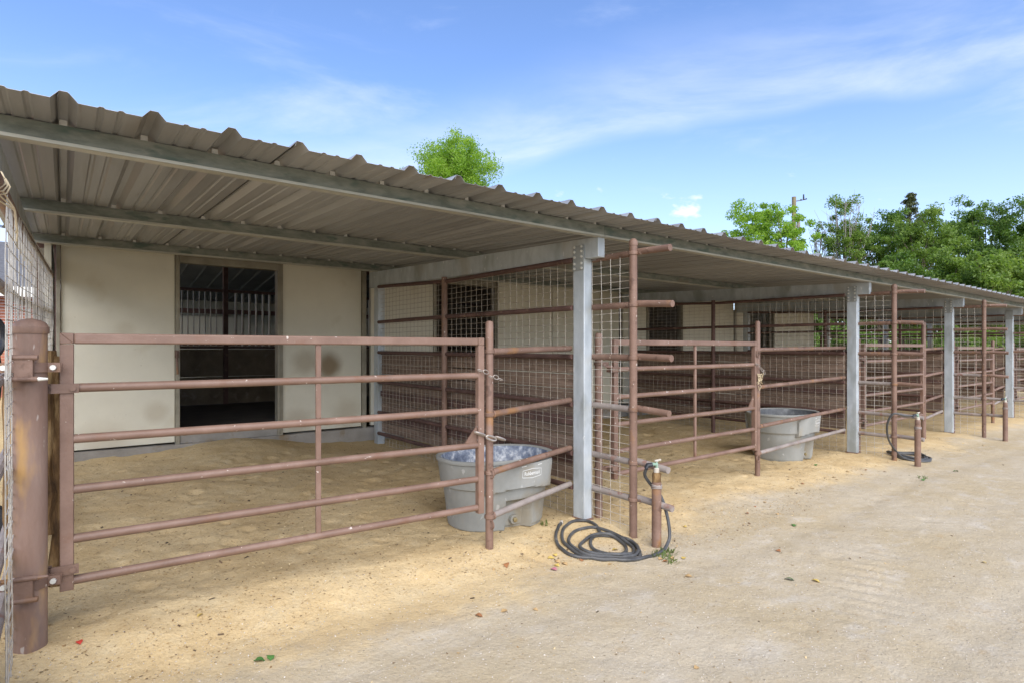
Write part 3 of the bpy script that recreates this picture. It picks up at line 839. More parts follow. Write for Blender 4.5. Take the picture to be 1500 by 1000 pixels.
# chains at the latch ends
def chain(t, Ln, z, n=5, drop=.055, r=.0045, a=.028, mat_=CHAIN):
    for k in range(n):
        f = k / max(1, n - 1)
        c = Vector((Ln - .045 + .165 * f, -.038 - .014 * math.sin(f * 3.1), z - drop * f + .01 * math.sin(f * 9)))
        M = Euler((math.pi/2 + (0 if k % 2 else 1.3), 0, 0)).to_matrix()
        M = Euler((0, .35, 0)).to_matrix() @ M
        b = MB(); b.tube(link_pts(c, a, .013, M), r, 7, closed=True); b.build('chain_link', mat_, t)
chain(g1, L1, .96, 5, .07, .0035, .022); chain(g1, L1, .53, 3, .05, .008, .042)
chain(g2, L2, .93, 6, .10, .0035, .022)
b = MB()
for k in range(9):
    c = Vector((L2 + R.uniform(-.02, .03), -.045, .72 + R.uniform(-.05, .07)))
    b.tube([c + Vector((R.uniform(-.05, .05), R.uniform(-.01, .01), R.uniform(-.05, .05))) for _ in range(4)], .004, 5)
b.build('tie_rope', TWINE, g2)

# hinge posts and latch posts
t = thing('hinge_post', 'thick rusty brown round post with clamps at the left end of the nearest gate', 'gate post', (-.116, 3.372, G(-.11, 3.37)))
inv = (.116, -3.372, -G(-.11, 3.37))
def build_in(t, inv, mb, name, m, **k):
    o = mb.build(name, m, t, **k); o.location = inv; return o
b = MB(); b.lathe((-.116, 3.372, 0), [(.061, -.2), (.061, .2), (.061, .9), (.061, 1.515)], 32); build_in(t, inv, b, 'shaft', BIGP)
b = MB(); b.lathe((-.116, 3.372, 0), [(.065, 1.505), (.067, 1.508), (.067, 1.535), (.065, 1.537), (.063, 1.541), (.055, 1.555), (.036, 1.566), (.010, 1.572)], 32)
build_in(t, inv, b, 'cap', BIGP)
for z, up in ((1.355, 1), (.395, -1)):
    b = MB()
    b.lathe((-.116, 3.372, z - .022), [(.066, 0), (.070, .002), (.070, .042), (.066, .044)], 32)
    fx = Matrix.Rotation(0, 4, 'Z')
    # strap ears on both sides, facing the camera
    dirv = Vector((-.22, -.975, 0)); side = Vector((.975, -.22, 0)); c = Vector((-.116, 3.372, z))
    for s_ in (-1, 1):
        o = c + side * (s_ * .085)
        M = Matrix.Translation(o) @ Matrix.Rotation(math.atan2(side.y, side.x), 4, 'Z')
        b.box(-.028, .028, -.018, -.010, -.021, .021, M); b.box(-.028, .028, .010, .018, -.021, .021, M)
    hc = build_in(t, inv, b, 'hinge_clamp', RUST)
    b = MB()
    M0 = Matrix.Translation(c + Vector((.02, -.082, 0)) ) @ Matrix.Rotation(math.atan2(side.y, side.x), 4, 'Z')
    b.box(-.032, .032, -.012, .012, -.045, .045, Matrix.Translation(c + dirv * .082) @ Matrix.Rotation(math.atan2(side.y, side.x), 4, 'Z'))
    for zz in (-.048, .046):
        o = c + dirv * .090 + Vector((0, 0, zz))
        b.tube([o - side * .05, o + side * .05], .0115, 12)
    hb = b.build('hinge_barrel', RUST, hc)
    for s_ in (-1, 1):
        o = c + side * (s_ * .088) + dirv * .02
        b = MB(); b.tube([o, o + dirv * .012], .012, 8); b.build('hinge_bolt', ZINC, hc)
    o = c + dirv * .090 + Vector((0, 0, -.048 if z > 1 else .046))
    b = MB(); b.tube([o - side * .078, o + side * .05, o + side * .085], [.010, .010, .005], 8)
    b.build('hinge_pin', ZINC if z > 1 else RUST, hc)
def short_post(x, y, zt, r, label, rails=None, x2=None, y2=None, gname='gate posts with short pipe side panels', paint=PAINT):
    t = thing('side_panel', label, 'gate post', (x, y, G(x, y)), 0, gname)
    inv = (-x, -y, -G(x, y))
    b = MB(); b.lathe((x, y, 0), [(r, G(x, y) - .15), (r, zt - .02), (r * .8, zt - .006), (r * .3, zt)], 16); build_in(t, inv, b, 'post', RUST)
    for i, z in enumerate(rails or []):
        b = MB(); b.tube([(x + r * .6, y, z), ((x + x2) / 2, (y + y2) / 2, z + .012), (x2, y2, z + .022)], .0235, 12)
        build_in(t, inv, b, 'rail', RUST if i != 3 else GREYP)
        b = MB(); clamp(b, x, y, z, r); b.lathe((x + r - .002, y, z), [(.028, 0), (.028, .012)], 12, 'x'); build_in(t, inv, b, 'clamp', RUST)
    return t
sp1 = short_post(2.353, 3.30, 1.631, .028, 'brown gate post and four rails in front of the nearer stock tank', (1.418, .98, .575, .27), 3.408, 3.60)
inv1 = (-2.353, -3.30, -G(2.353, 3.30))
for z in (.25, .60):
    b = MB(); M = Euler((0, math.pi/2, 0)).to_matrix()
    b.tube(link_pts(Vector((2.345, 3.262, z - .03)), .026, .026, M), .005, 6, closed=True); build_in(sp1, inv1, b, 'latch_ring', RUST)
sp2 = short_post(6.118, 3.44, 1.744, .028, 'brown gate post and four rails in front of the farther stock tank', (1.425, 1.01, .57, .275), 8.695, 3.60)
inv2 = (-6.118, -3.44, -G(6.118, 3.44))
for z in (.25, 1.40):
    b = MB(); M = Euler((math.pi/2, 0, 0)).to_matrix()
    b.tube(link_pts(Vector((6.07, 3.405, z - .02)), .032, .032, M), .006, 6, closed=True); build_in(sp2, inv2, b, 'latch_ring', RUST)
short_post(11.30, 3.44, 1.87, .034, 'tall brown gate post and rails of the third pen left of the third grey post', (1.42, .98, .56, .27), 12.77, 3.60)
short_post(15.35, 3.44, 1.60, .03, 'brown gate post and rails of the fourth pen left of the fourth grey post', (1.42, .98, .56, .27), 16.92, 3.60)
for x, lb in ((3.613, 'slim brown hinge post just right of the nearest grey post'), (8.80, 'slim brown hinge post just right of the second grey post'),
              (12.88, 'slim brown hinge post just right of the third grey post'), (17.05, 'slim brown hinge post just right of the fourth grey post')):
    p = short_post(x, 3.463, 1.57, .033, lb, gname='slim hinge posts of the gates')
    iv = (-x, -3.463, -G(x, 3.463))
    for z in (1.31, .42):
        b = MB(); clamp(b, x, 3.463, z, .033); b.box(x + .02, x + .09, 3.43, 3.445, z - .018, z + .018)
        b.lathe((x + .0, 3.415, z), [(.012, 0), (.012, .02)], 8, 'y'); build_in(p, iv, b, 'hinge_clamp', RUST)
# rear rails of pens beyond the barn end, with boards
for (u, v) in ((16.95, 21.0), (21.2, 25.0)):
    t = thing('rear_fence', 'brown pipe fence across the back of the %s' % ('fifth pen below the green trees' if u < 20 else 'last pen at the far right'), 'fence', (u, 7.6, 0))
    for z in (1.75, 1.37, .95, .55):
        b = MB(); b.tube([(0, 0, z), (v - u, 0, z)], .024, 8); b.build('rail', DARKP, t)
    for k in range(3):
        b = MB(); b.tube([((v - u) * k / 2, .03, -.2), ((v - u) * k / 2, .03, 1.8)], .032, 8); b.build('fence_post', DARKP, t)
    z = .1
    while z < 1.25:
        b = MB(); b.box(.03, v - u - .03, .03, .055, z, z + .17); b.build('kick_board', BOARD, t); z += .176

# ------------------------------------------------------------------ stock tanks
def tank(x, y, label, rz=0, inner=TUBIN, s=1.0, zb=.04, drain=-.16):
    t = thing('stock_tank', label, 'water tank', (x, y, zb), rz, 'oval grey plastic stock tanks')
    A, B, Hh = .515 * s, .385 * s, .59 * s
    def rad(th, f):                         # superellipse
        c_, s_ = math.cos(th), math.sin(th); p = 2.35
        return ((abs(c_ / A) ** p + abs(s_ / B) ** p) ** (-1 / p)) * f
    def step(a, b, v):
        t_ = min(1, max(0, (v - a) / (b - a))); return t_ * t_ * (3 - 2 * t_)
    n = 180; levels = []
    zs = list(np.linspace(0, Hh - .035, 44))
    mb = MB(); rings = []
    def add(z, fn):
        ring = []
        for k in range(n):
            th = 2 * math.pi * k / n; r = fn(th)
            ring.append(len(mb.v)); mb.v.append((r * math.cos(th), r * math.sin(th), z))
        rings.append(ring)
    def outer(z):
        def fn(th):
            f = .80 + .14 * (z / Hh); r = rad(th, f)
            xx = math.cos(th) * r; front = math.sin(th) < 0 and True
            # raised label shield on each long side
            zb_ = .335 * s + .02 * s * math.cos(xx * 9)
            sh_ = step(.315*s, .300*s, abs(xx - .03)) * step(zb_ - .006, zb_ + .006, z) * .050 * s
            # shoulder step all round outside the shield
            st_ = step(.345*s, .36*s, z) * .020 * s * (1 - step(.315*s, .300*s, abs(xx - .03)))
            # drain recess low on the front and ribs between feet
            dx = abs(xx - (-.03 if drain else 0))
            rc = step(.135*s, .12*s, abs(xx - .03)) * step(.25*s, .235*s, z) * .085 * s
            ft = step(.02, .012, z) * .01
            return r + sh_ + st_ - rc - ft
        return fn
    for z in zs: add(z, outer(z))
    # rolled rim
    for z, f in ((Hh-.034, .958), (Hh-.030, .995), (Hh-.016, 1.004), (Hh-.004, 1.0), (Hh, .985), (Hh-.001, .955), (Hh-.012, .925)):
        add(z, lambda th, f=f: rad(th, f))
    for a in range(len(rings) - 1):
        for k in range(n):
            mb.f.append((rings[a][k], rings[a][(k+1) % n], rings[a+1][(k+1) % n], rings[a+1][k]))
    mb.f.append(tuple(reversed(rings[0])))
    last = rings[-1]
    mb.build('shell', TUB, t)
    mb2 = MB(); rg = []
    for z, f in ((Hh-.0125, .9245), (Hh-.05, .905), (Hh*.6, .87), (Hh*.55, .86)):
        ring = []
        for k in range(n // 2):
            th = 4 * math.pi * k / n; r = rad(th, f); ring.append(len(mb2.v)); mb2.v.append((r*math.cos(th), r*math.sin(th), z))
        rg.append(ring)
    h = n // 2
    for a in range(len(rg) - 1):
        for k in range(h): mb2.f.append((rg[a][k], rg[a+1][k], rg[a+1][(k+1) % h], rg[a][(k+1) % h]))
    mb2.build('lining', inner, t)
    # water
    m = bpy.data.materials.get('tank_water')
    if not m:
        m = bpy.data.materials.new('tank_water'); m.use_nodes = True; p = m.node_tree.nodes['Principled BSDF']
        p.inputs['Base Color'].default_value = (.03, .035, .03, 1); p.inputs['Roughness'].default_value = .04
    w = MB(); w.v = [(rad(4*math.pi*k/n, .868)*math.cos(4*math.pi*k/n), rad(4*math.pi*k/n, .868)*math.sin(4*math.pi*k/n), Hh*.66) for k in range(h)]
    w.f = [tuple(range(h))]; w.build('water', m, t)
    # drain plug
    yd = -(rad(-math.pi/2, .82)) + .078
    d = MB(); d.lathe((.02, yd - .028*s, .075*s), [(.038*s, 0), (.040*s, .006), (.040*s, .03)], 18, 'y')
    d.build('drain_boss', TUB, t)
    d = MB(); d.lathe((.02, yd - .048*s, .075*s), [(.011, 0), (.020, .003), (.020, .022)], 6, 'y'); d.build('drain_plug', BRASS, t)
    # printed mark: the maker's word in a pointed frame, set on the shield
    zc = .47 * s; xc = .10
    def front(xx, z):
        best = None
        th = -math.pi/2
        for _ in range(30):
            r = outer(z)(th); e = r * math.cos(th) - xx; th -= e / (r + 1e-6) * .9 if math.sin(th) < 0 else 0
        r = outer(z)(th); return r * math.sin(th)
    cu = bpy.data.curves.new('maker_print', 'FONT'); cu.body = 'Rubbermaid'; cu.size = .042 * s; cu.align_x = 'CENTER'; cu.align_y = 'CENTER'; cu.resolution_u = 3
    cu.offset = .0011
    to = bpy.data.objects.new('tmp', cu); COL.objects.link(to)
    dg = bpy.context.evaluated_depsgraph_get(); me = bpy.data.meshes.new_from_object(to.evaluated_get(dg))
    bpy.data.objects.remove(to, do_unlink=True)
    # wrap on the curved shield
    for v in me.vertices:
        X_, Z_ = v.co.x * .82 + xc, v.co.y + zc
        v.co = (X_, front(X_, Z_) - .0015, Z_)
    me.materials.clear(); me.materials.append(PRINT)
    po = bpy.data.objects.new('maker_print', me); COL.objects.link(po); po.parent = t
    fr = MB()
    w2, h2 = .122 * s, .028 * s
    out = [(-w2, -h2), (-w2, h2), (0, h2 + .010), (w2, h2), (w2, -h2), (0, -h2 - .010)]
    k_ = len(out)
    for a in range(k_):
        p0, p1 = Vector(out[a]), Vector(out[(a+1) % k_]); nrm_ = Vector((-(p1-p0).y, (p1-p0).x)).normalized() * .0024
        m_ = 6
        for q in range(m_):
            a0, a1 = p0.lerp(p1, q/m_), p0.lerp(p1, (q+1)/m_)
            base = len(fr.v)
            for pt in (a0 - nrm_, a1 - nrm_, a1 + nrm_, a0 + nrm_):
                X_, Z_ = pt.x * .82 + xc, pt.y + zc; fr.v.append((X_, front(X_, Z_) - .0015, Z_))
            fr.f.append((base, base+1, base+2, base+3))
    for sx_ in (-.085, .075):
        base = len(fr.v)
        for (u, v_) in ((sx_-.022, .058), (sx_+.022, .062), (sx_+.022, .068), (sx_-.022, .064)):
            X_, Z_ = u + xc, v_ * s + zc; fr.v.append((X_, front(X_, Z_) - .0015, Z_))
        fr.f.append((base, base+1, base+2, base+3))
    fr.build('print_frame', PRINT, t, smooth=False)
    return t
tank(2.80, 3.84, 'grey oval stock tank with scaly blue white lining behind the nearest gate post', math.radians(-4), TUBIN, .955, .03)
tank(7.62, 3.93, 'grey oval stock tank with dark lining in the second pen', math.radians(3), TUBIN2, 1.04, -.01)

# ------------------------------------------------------------------ standpipes, faucets, hoses
def standpipe(x, y, zt, label, faucet='side'):
    gz_ = G(x, y)
    t = thing('standpipe', label, 'water pipe', (x, y, gz_), 0, 'rusty standpipes with faucets by the tall poles')
    h = zt - gz_
    b = MB(); b.lathe((0, 0, 0), [(.036, -.1), (.036, h - .14), (.035, h - .07)], 16); b.build('pipe', RUST, t)
    b = MB(); b.lathe((0, 0, 0), [(.030, h - .085), (.032, h - .08), (.032, h - .01), (.026, h)], 16); b.build('pipe_cap', OLDWOOD if faucet == 'a' else RUST, t)
    b = MB()
    for q in range(3):
        pts = [(.038*math.cos(a) , .038*math.sin(a), h - .115 + q*.010 + .004*math.sin(a*2+q)) for a in np.linspace(0, 2*math.pi, 14)[:-1]]
        b.tube(pts, .005, 6, closed=True)
    b.build('wire_tie', GREYP, t)
    b = MB(); b.lathe((0, 0, 0), [(.022, h), (.022, h + .03), (.016, h + .034)], 12); b.build('collar', PALEP, t)
    b = MB(); b.tube([(0, 0, h + .03), (0, 0, h + .06), (-.03, .012, h + .062), (-.055, .02, h + .058)], [.013, .014, .014, .012], 10)
    b.lathe((0, 0, h + .05), [(.012, 0), (.014, .01), (.008, .022), (.005, .036)], 10); b.build('valve_body', GREENP, t)
    b = MB(); b.tube([(-.04, .01, h + .060), (-.075, .024, h + .058), (-.085, .03, h + .035)], [.016, .018, .017], 10); b.build('hose_coupling', BLACKP, t)
    b = MB(); b.tube([(-.02, 0, h + .088), (.035, -.008, h + .090)], [.006, .009], 8); b.lathe((0, 0, h + .082), [(.014, 0), (.014, .008)], 8); b.build('valve_handle', PALEP, t)
    return t
standpipe(3.515, 2.775, .515, 'nearest rusty standpipe with green faucet beside the coiled black hose', 'a')
standpipe(8.66, 2.70, .53, 'second rusty standpipe with pale faucet beside the second tall pole')
standpipe(12.80, 2.70, .52, 'farthest brown standpipe beside the third tall pole')
def smooth_path(pts, per=5):
    P = [Vector(p) for p in pts]; out = []
    for i in range(len(P) - 1):
        p0, p1, p2, p3 = P[max(i-1, 0)], P[i], P[i+1], P[min(i+2, len(P)-1)]
        for q in range(per):
            t_ = q / per
            out.append(.5 * ((2*p1) + (-p0+p2)*t_ + (2*p0-5*p1+4*p2-p3)*t_*t_ + (-p0+3*p1-3*p2+p3)*t_**3))
    out.append(P[-1]); return out
coil = [(3.223,2.686),(3.317,2.777),(3.371,2.883),(3.396,2.994),(3.385,3.125),(3.347,3.225),(3.264,3.274),(3.127,3.255),(2.994,3.175),(2.905,3.072),(2.873,2.981),(2.873,2.891),(2.931,2.824),(3.044,2.759),(3.128,2.716),(3.215,2.716),(3.312,2.781),(3.376,2.905),(3.368,3.015),(3.299,3.082),(3.21,3.112),(3.109,3.061),(3.031,2.975),(3.007,2.888),(3.04,2.806),(3.114,2.771),(3.215,2.809),(3.292,2.894),(3.33,3.018),(3.28,3.084),(3.147,3.108),(3.019,3.056),(2.937,3.0),(2.921,2.92),(2.976,2.833),(3.064,2.743),(3.189,2.736),(3.3,2.814),(3.349,2.926),(3.356,3.079),(3.305,3.145),(3.385,3.281),(3.4,3.40),(3.295,3.44),(3.147,3.379),(3.009,3.267),(2.895,3.128),(2.842,3.004),(2.829,2.881),(2.894,2.788),(2.999,2.718),(3.103,2.67),(3.196,2.663)]
RH = .0122
def layered(pts, base_z=None):
    """lay a path on the ground and lift it where it crosses what lies there already"""
    sm = smooth_path([(p[0], p[1], 0) for p in pts], 5); out = []
    for i, p in enumerate(sm):
        lift = 0
        for j in range(0, i - 8):
            d = math.hypot(sm[j].x - p.x, sm[j].y - p.y)
            if d < .024: lift = max(lift, out[j].z - (G(p.x, p.y) + RH) + 1.6 * RH * (1 - d / .024 * .4))
        lift = min(lift, .055)
        out.append(Vector((p.x, p.y, G(p.x, p.y) + RH + lift)))
    for _ in range(4):
        out = [out[0]] + [Vector((out[i].x, out[i].y, (out[i-1].z + 2*out[i].z + out[i+1].z) / 4)) for i in range(1, len(out)-1)] + [out[-1]]
    return out
t = thing('garden_hose', 'black hose lying in a tangled coil by the nearest standpipe', 'hose', (3.2, 2.95, G(3.2, 2.95)))
inv = (-3.2, -2.95, -G(3.2, 2.95))
b = MB(); b.tube(layered(coil), RH, 10); build_in(t, inv, b, 'hose_coil', HOSE)
g0 = G(3.5, 2.76)
lead = [(3.432,2.805,.545),(3.448,2.83,.49),(3.52,2.83,.41),(3.575,2.78,.32),(3.585,2.73,.18),(3.56,2.69,.06),(3.50,2.665,g0+.05),(3.42,2.645,g0+RH+.01),(3.32,2.642,g0+RH),(3.153,2.648,g0+RH),(3.056,2.67,g0+RH),(2.973,2.744,g0+RH),(2.868,2.815,g0+RH),(2.790,2.877,g0+RH),(2.765,2.967,g0+RH),(2.81,3.093,g0+RH),(2.912,3.231,g0+RH),(3.064,3.378,g0+RH),(3.178,3.461,g0+RH)]
sm = smooth_path(lead, 5)
sm = [Vector((p.x, p.y, p.z if i < 42 else G(p.x, p.y) + RH)) for i, p in enumerate(sm)]
b = MB(); b.tube(sm, RH, 10); build_in(t, inv, b, 'hose_lead', HOSE)
e = sm[-1]; b = MB(); b.tube([e, e + Vector((.03, .028, 0))], .016, 8); build_in(t, inv, b, 'hose_end', PALEP)
def hose2(cx, cy, label, r0=.36, turns=4, sx=1.0):
    pts = []
    for q in range(turns * 14):
        a = q / 14 * 2 * math.pi; rr = r0 - .02 * q / 14 + .03 * math.sin(a * 1.7 + 1)
        pts.append((cx + rr * math.cos(a) * .75 * sx, cy + rr * math.sin(a) * .7))
    b = MB(); b.tube(layered(pts), .014, 8)
    sm = smooth_path([(8.58, 2.73, .585), (8.52, 2.80, .585), (8.44, 2.90, .60), (8.44, 2.97, .46), (8.56, 3.00, .26), (8.74, 2.98, .09), (8.92, 2.93, G(8.92, 2.93) + .03), (9.15, 2.80, G(9.15, 2.8) + .015), (9.4, 2.85, G(9.4, 2.85) + .03)], 6)
    b.tube(sm, .013, 8)
    tag(b.build('garden_hose', HOSE), label, 'hose')
hose2(9.22, 2.98, 'black hose coiled on the ground at the foot of the second tall pole')

# ------------------------------------------------------------------ things beyond the left fence
hse = thing('brick_house', 'red brick house with grey roof far beyond the left wire fence', 'house', (-6, 19, 0))
b = MB(); b.box(-6, 5.4, 0, .1, 0, .9); b.build('brick_wall_base', BRICK, hse)
for k in range(26):
    b = MB(); b.box(-6, 5.4, -.02 - .004*(k % 2), .08, .9 + k*.075, .9 + k*.075 + .066); b.build('brick_course', BRICK, hse)
b = MB(); b.quadbox([(-6.5,-.6,2.75),(5.9,-.6,2.75),(5.9,5,4.6),(-6.5,5,4.6),(-6.5,-.6,2.9),(5.9,-.6,2.9),(5.9,5,4.75),(-6.5,5,4.75)]); b.build('roof', GREYR, hse)
b = MB(); b.box(-6.5, 5.9, -.66, -.61, 2.68, 2.92); b.build('fascia', WHITEW, hse)
for x in (-.8, 1.5, 3.8):
    b = MB(); b.box(x, x + .9, -.035, -.024, 1.2, 2.3); f = b.build('window', WHITEW, hse); b = MB(); b.box(x + .07, x + .83, -.05, -.036, 1.27, 2.23); b.build('pane', BLACKP, f)
for i, (x, y) in enumerate(((-.35, 12.5), (-.05, 15.5))):
    b = MB(); b.box(x, x + .14, y, y + .14, 0, 2.9)
    tag(b.build('white_post', WHITEW), ('nearer' if i == 0 else 'farther') + ' white square post seen through the left wire fence', 'post', 'white posts beyond the end fence')
t = thing('feed_bucket', 'teal bucket with pale label hanging beyond the left wire fence', 'bucket', (-.62, 7.2, .72))
b = MB(); b.lathe((0, 0, 0), [(.10, 0), (.13, .28), (.14, .285), (.14, .30), (.125, .30)], 20); b.build('pail', TEAL, t)
b = MB(); b.lathe((0, 0, 0), [(.116, .10), (.124, .18)], 20); b.build('bucket_label', PALEP, t)
b = MB(); b.tube([(.13 * math.cos(a), 0, .29 + .16 * math.sin(a)) for a in np.linspace(0, math.pi, 12)], .004, 6); b.build('handle', GREYP, t)
t = thing('plastic_tub', 'teal plastic tub rim poking in at the lower left edge', 'tub', (-.41, 2.80, .1))
b = MB(); b.lathe((0, 0, 0), [(.15, 0), (.20, .46), (.225, .475), (.228, .50), (.215, .51), (.19, .50), (.15, .1)], 28); b.build('tub_body', TEAL, t)
t = thing('wheelbarrow', 'dark wheelbarrow tray and black tyre parked outside the left fence', 'wheelbarrow', (-1.0, 4.9, .1))
b = MB(); b.quadbox([(-.25,-.3,.35),(.30,-.3,.35),(.30,.3,.35),(-.25,.3,.35),(-.45,-.38,.68),(.50,-.38,.68),(.50,.38,.68),(-.45,.38,.68)]); b.build('tray', GREYR, t)
b = MB(); b.tube([(.55, .08 * 0, .2)] , .1, 8) if False else b.lathe((.55, -.05, .2), [(.12, 0), (.19, .01), (.20, .05), (.19, .09), (.12, .10)], 24, 'y'); b.build('tyre', BLACKP, t)
for s_ in (-1, 1):
    b = MB(); b.tube([(.5, s_*.12, .22), (-.2, s_*.24, .33), (-.95, s_*.30, .62)], .018, 8); b.build('handle', POLEW, t)
t = thing('halter', 'black rubber halter hung on the fence at the left edge', 'halter', (-.30, 4.2, 1.5))
b = MB(); b.tube([(.04*math.cos(a), .05*math.cos(a), .10*math.sin(a)) for a in np.linspace(0, 2*math.pi, 20)[:-1]], .016, 8, closed=True)
b.tube([(0, 0, -.10), (.01, .01, -.2), (0, 0, -.34)], .03, 8); b.build('strap', BLACKP, t)

# ------------------------------------------------------------------ trees
def leaf_cloud(centres, radii, per, size, seed, flat=.75):
    rs = np.random.RandomState(seed); N_ = len(centres) * per
    c = np.repeat(np.asarray(centres), per, 0); r = np.repeat(np.asarray(radii), per)[:, None]
    d = rs.normal(size=(N_, 3)); d /= np.linalg.norm(d, axis=1, keepdims=True); d[:, 2] *= flat
    p = c + d * r * (rs.rand(N_, 1) ** .5)
    a = rs.normal(size=(N_, 3)); a /= np.linalg.norm(a, axis=1, keepdims=True)
    q = rs.normal(size=(N_, 3)); q[:, 2] += .3; b_ = np.cross(a, q); b_ /= np.linalg.norm(b_, axis=1, keepdims=True) + 1e-9
    s_ = size * rs.uniform(.6, 1.3, (N_, 1))
    v = np.stack([p - a * s_, p + b_ * s_ * .45, p + a * s_, p - b_ * s_ * .45], 1).reshape(-1, 3)
    return v, np.arange(N_ * 4).reshape(-1, 4)
def crown_centres(rx, rz, n, seed, lobes=None, hollow=.55, squash=1.0):
    rs = np.random.RandomState(seed); out = []; rad = []
    for i in range(n):
        d = rs.normal(size=3); d /= np.linalg.norm(d)
        if d[2] < -.75: d[2] *= -1
        k = (hollow + (1 - hollow) * rs.rand()) * (1 + .16 * math.sin(d[0]*5 + seed) * math.cos(d[1]*4 + d[2]*3))
        out.append((d[0] * rx * k, d[1] * rx * k, d[2] * rz * k)); rad.append(rx * rs.uniform(.13, .26))
    return out, rad
def tree(x, y, top, rx, rz, leaf, label, n=110, per=150, size=.075, seed=1, name='leafy_tree', trunk=True, hollow=.5, group=None, bare=0, bark=BARK):
    g = 0.0; zc = top - rz
    t = thing(name, label, 'tree', (x, y, g), 0, group)
    cs, rd = crown_centres(rx, rz, n, seed, hollow=hollow)
    cs = [(a, b_, c_ + zc) for a, b_, c_ in cs]
    v, f = leaf_cloud(cs, rd, per, size, seed)
    o = np_mesh('crown', v, f, leaf, smooth=False); o.parent = t
    rs = random.Random(seed); b = MB()
    b.tube([(0, 0, -.3), (rs.uniform(-.1,.1), 0, zc * .5), (rs.uniform(-.2,.2), rs.uniform(-.2,.2), zc)], [rx*.075, rx*.055, rx*.035], 8)
    b.build('trunk', bark, t)
    b = MB()
    for k in range(26):
        q = cs[rs.randrange(len(cs))]; z0 = zc * rs.uniform(.5, .95)
        m_ = Vector(q) * .5 + Vector((0, 0, z0)) * .5 + Vector((0, 0, .2))
        b.tube([(0, 0, z0), m_, Vector(q)], [rx*.022, rx*.012, .01], 5, caps=False)
    b.build('limbs', bark, t)
    if bare:
        b = MB()
        for k in range(bare):
            a = rs.uniform(0, 6.28); q = Vector((math.cos(a), math.sin(a), 0)) * rx * rs.uniform(.2, 1.0); z1 = top + rs.uniform(-.28, .03) * rz * 2
            p0 = Vector((q.x * .5, q.y * .5, z1 - rz * rs.uniform(.6, 1.1))); p1 = Vector((q.x, q.y, z1))
            b.tube([p0, p0.lerp(p1, .5) + Vector((rs.uniform(-.2,.2), rs.uniform(-.2,.2), 0)), p1], [.035, .022, .006], 4, caps=False)
            for _ in range(4):
                s0 = p0.lerp(p1, rs.uniform(.3, .9)); b.tube([s0, s0 + Vector((rs.uniform(-.6,.6), rs.uniform(-.6,.6), rs.uniform(.1,.7)))], [.014, .004], 4, caps=False)
        b.build('bare_twigs', GREYBARK, t)
    return t
def at(px, d):                                   # a point of the far ground at depth d under image column px
    l = (px - 750) / 850; return ((.6118 + l*.791) * d, (.791 - l*.6118) * d)
def topz(py, d): return 1.44 + (510 - py) / 850 * d
x, y = at(664, 26); tree(x, y, topz(201, 26) , 2.0, 1.75, LEAF_LIME, 'round lime green tree top rising alone above the shelter roof', 420, 95, .05, 3, hollow=.2)
x, y = at(1104, 38); tree(x, y, topz(284, 38), 2.2, 3.4, LEAF_LIME, 'airy light green tree left of the utility pole', 90, 150, .085, 8, hollow=.3)
x, y = at(1150, 36); tree(x, y, topz(292, 36), 1.9, 3.0, LEAF_LIME, 'airy light green tree just below the utility pole top', 75, 140, .085, 9, hollow=.3)
x, y = at(1238, 42); tree(x, y, topz(290, 42), 2.2, 3.9, LEAF_MID, 'thin green tree with bare grey twigs right of the utility pole', 95, 130, .09, 12, hollow=.3, bare=34)
x, y = at(1200, 44); tree(x, y, topz(335, 44), .9, 1.6, LEAF_MID, 'small sparse sapling with bare upright branches between the taller trees', 8, 60, .07, 14, bare=14)
darks = [(1292, 44, 306, 2.6, 4.2, LEAF_DARK, 'dark green tree left of the pine, its crown low and dense', 21),
         (1348, 40, 304, 2.6, 4.0, LEAF_MID, 'mid green tree standing below the pine tip', 22),
         (1402, 46, 300, 3.0, 4.6, LEAF_DARK, 'dark dense tree right of the pine tip', 23),
         (1445, 42, 292, 2.6, 4.6, LEAF_DARK, 'tall dark green tree near the right edge with a rounded top', 24),
         (1500, 40, 300, 2.8, 4.6, LEAF_DARK, 'broad dark tree cut by the right edge of the photo', 25),
         (1395, 33, 372, 2.0, 2.8, LEAF_MID, 'bright green bushy tree in front of the dark trees, just above the roof', 26),
         (1462, 31, 362, 2.3, 2.8, LEAF_MID, 'bright green tree in front, lowest at the right edge above the roof', 27),
         (1318, 36, 375, 2.0, 2.8, LEAF_DARK, 'low dark tree just above the roof left of the bright bushy tree', 28),
         (1545, 36, 330, 3.2, 4.0, LEAF_MID, 'green tree mostly outside the right edge of the photo', 29)]
for px, d, py, rx, rz, lf, lb, sd_ in darks:
    x, y = at(px, d); tree(x, y, topz(py, d), rx, rz, lf, lb, 120, 150, .095, sd_, group='trees behind the far pens', hollow=.45)
x, y = at(1333, 52); t = thing('pine_tree', 'dark pine with an open spiky tip above the green trees', 'tree', (x, y, 0))
rs = random.Random(4); cs = []; rd = []; tz = topz(284, 52)
for k in range(110):
    h = rs.random() ** .8; a = rs.uniform(0, 6.28); rr = (.15 + 3.6 * h) * rs.uniform(.4, 1)
    cs.append((rr * math.cos(a), rr * math.sin(a), tz - h * 6.5)); rd.append(.28 + .25 * h)
v, f = leaf_cloud(cs, rd, 110, .09, 44, .6); o = np_mesh('crown', v, f, LEAF_PINE, smooth=False); o.parent = t
b = MB(); b.tube([(0, 0, -.2), (0, 0, tz - .2)], [.3, .04], 8)
for c_ in cs[:45]: b.tube([(0, 0, c_[2] - .4), c_], [.05, .015], 4, caps=False)
b.build('trunk', BARK, t)
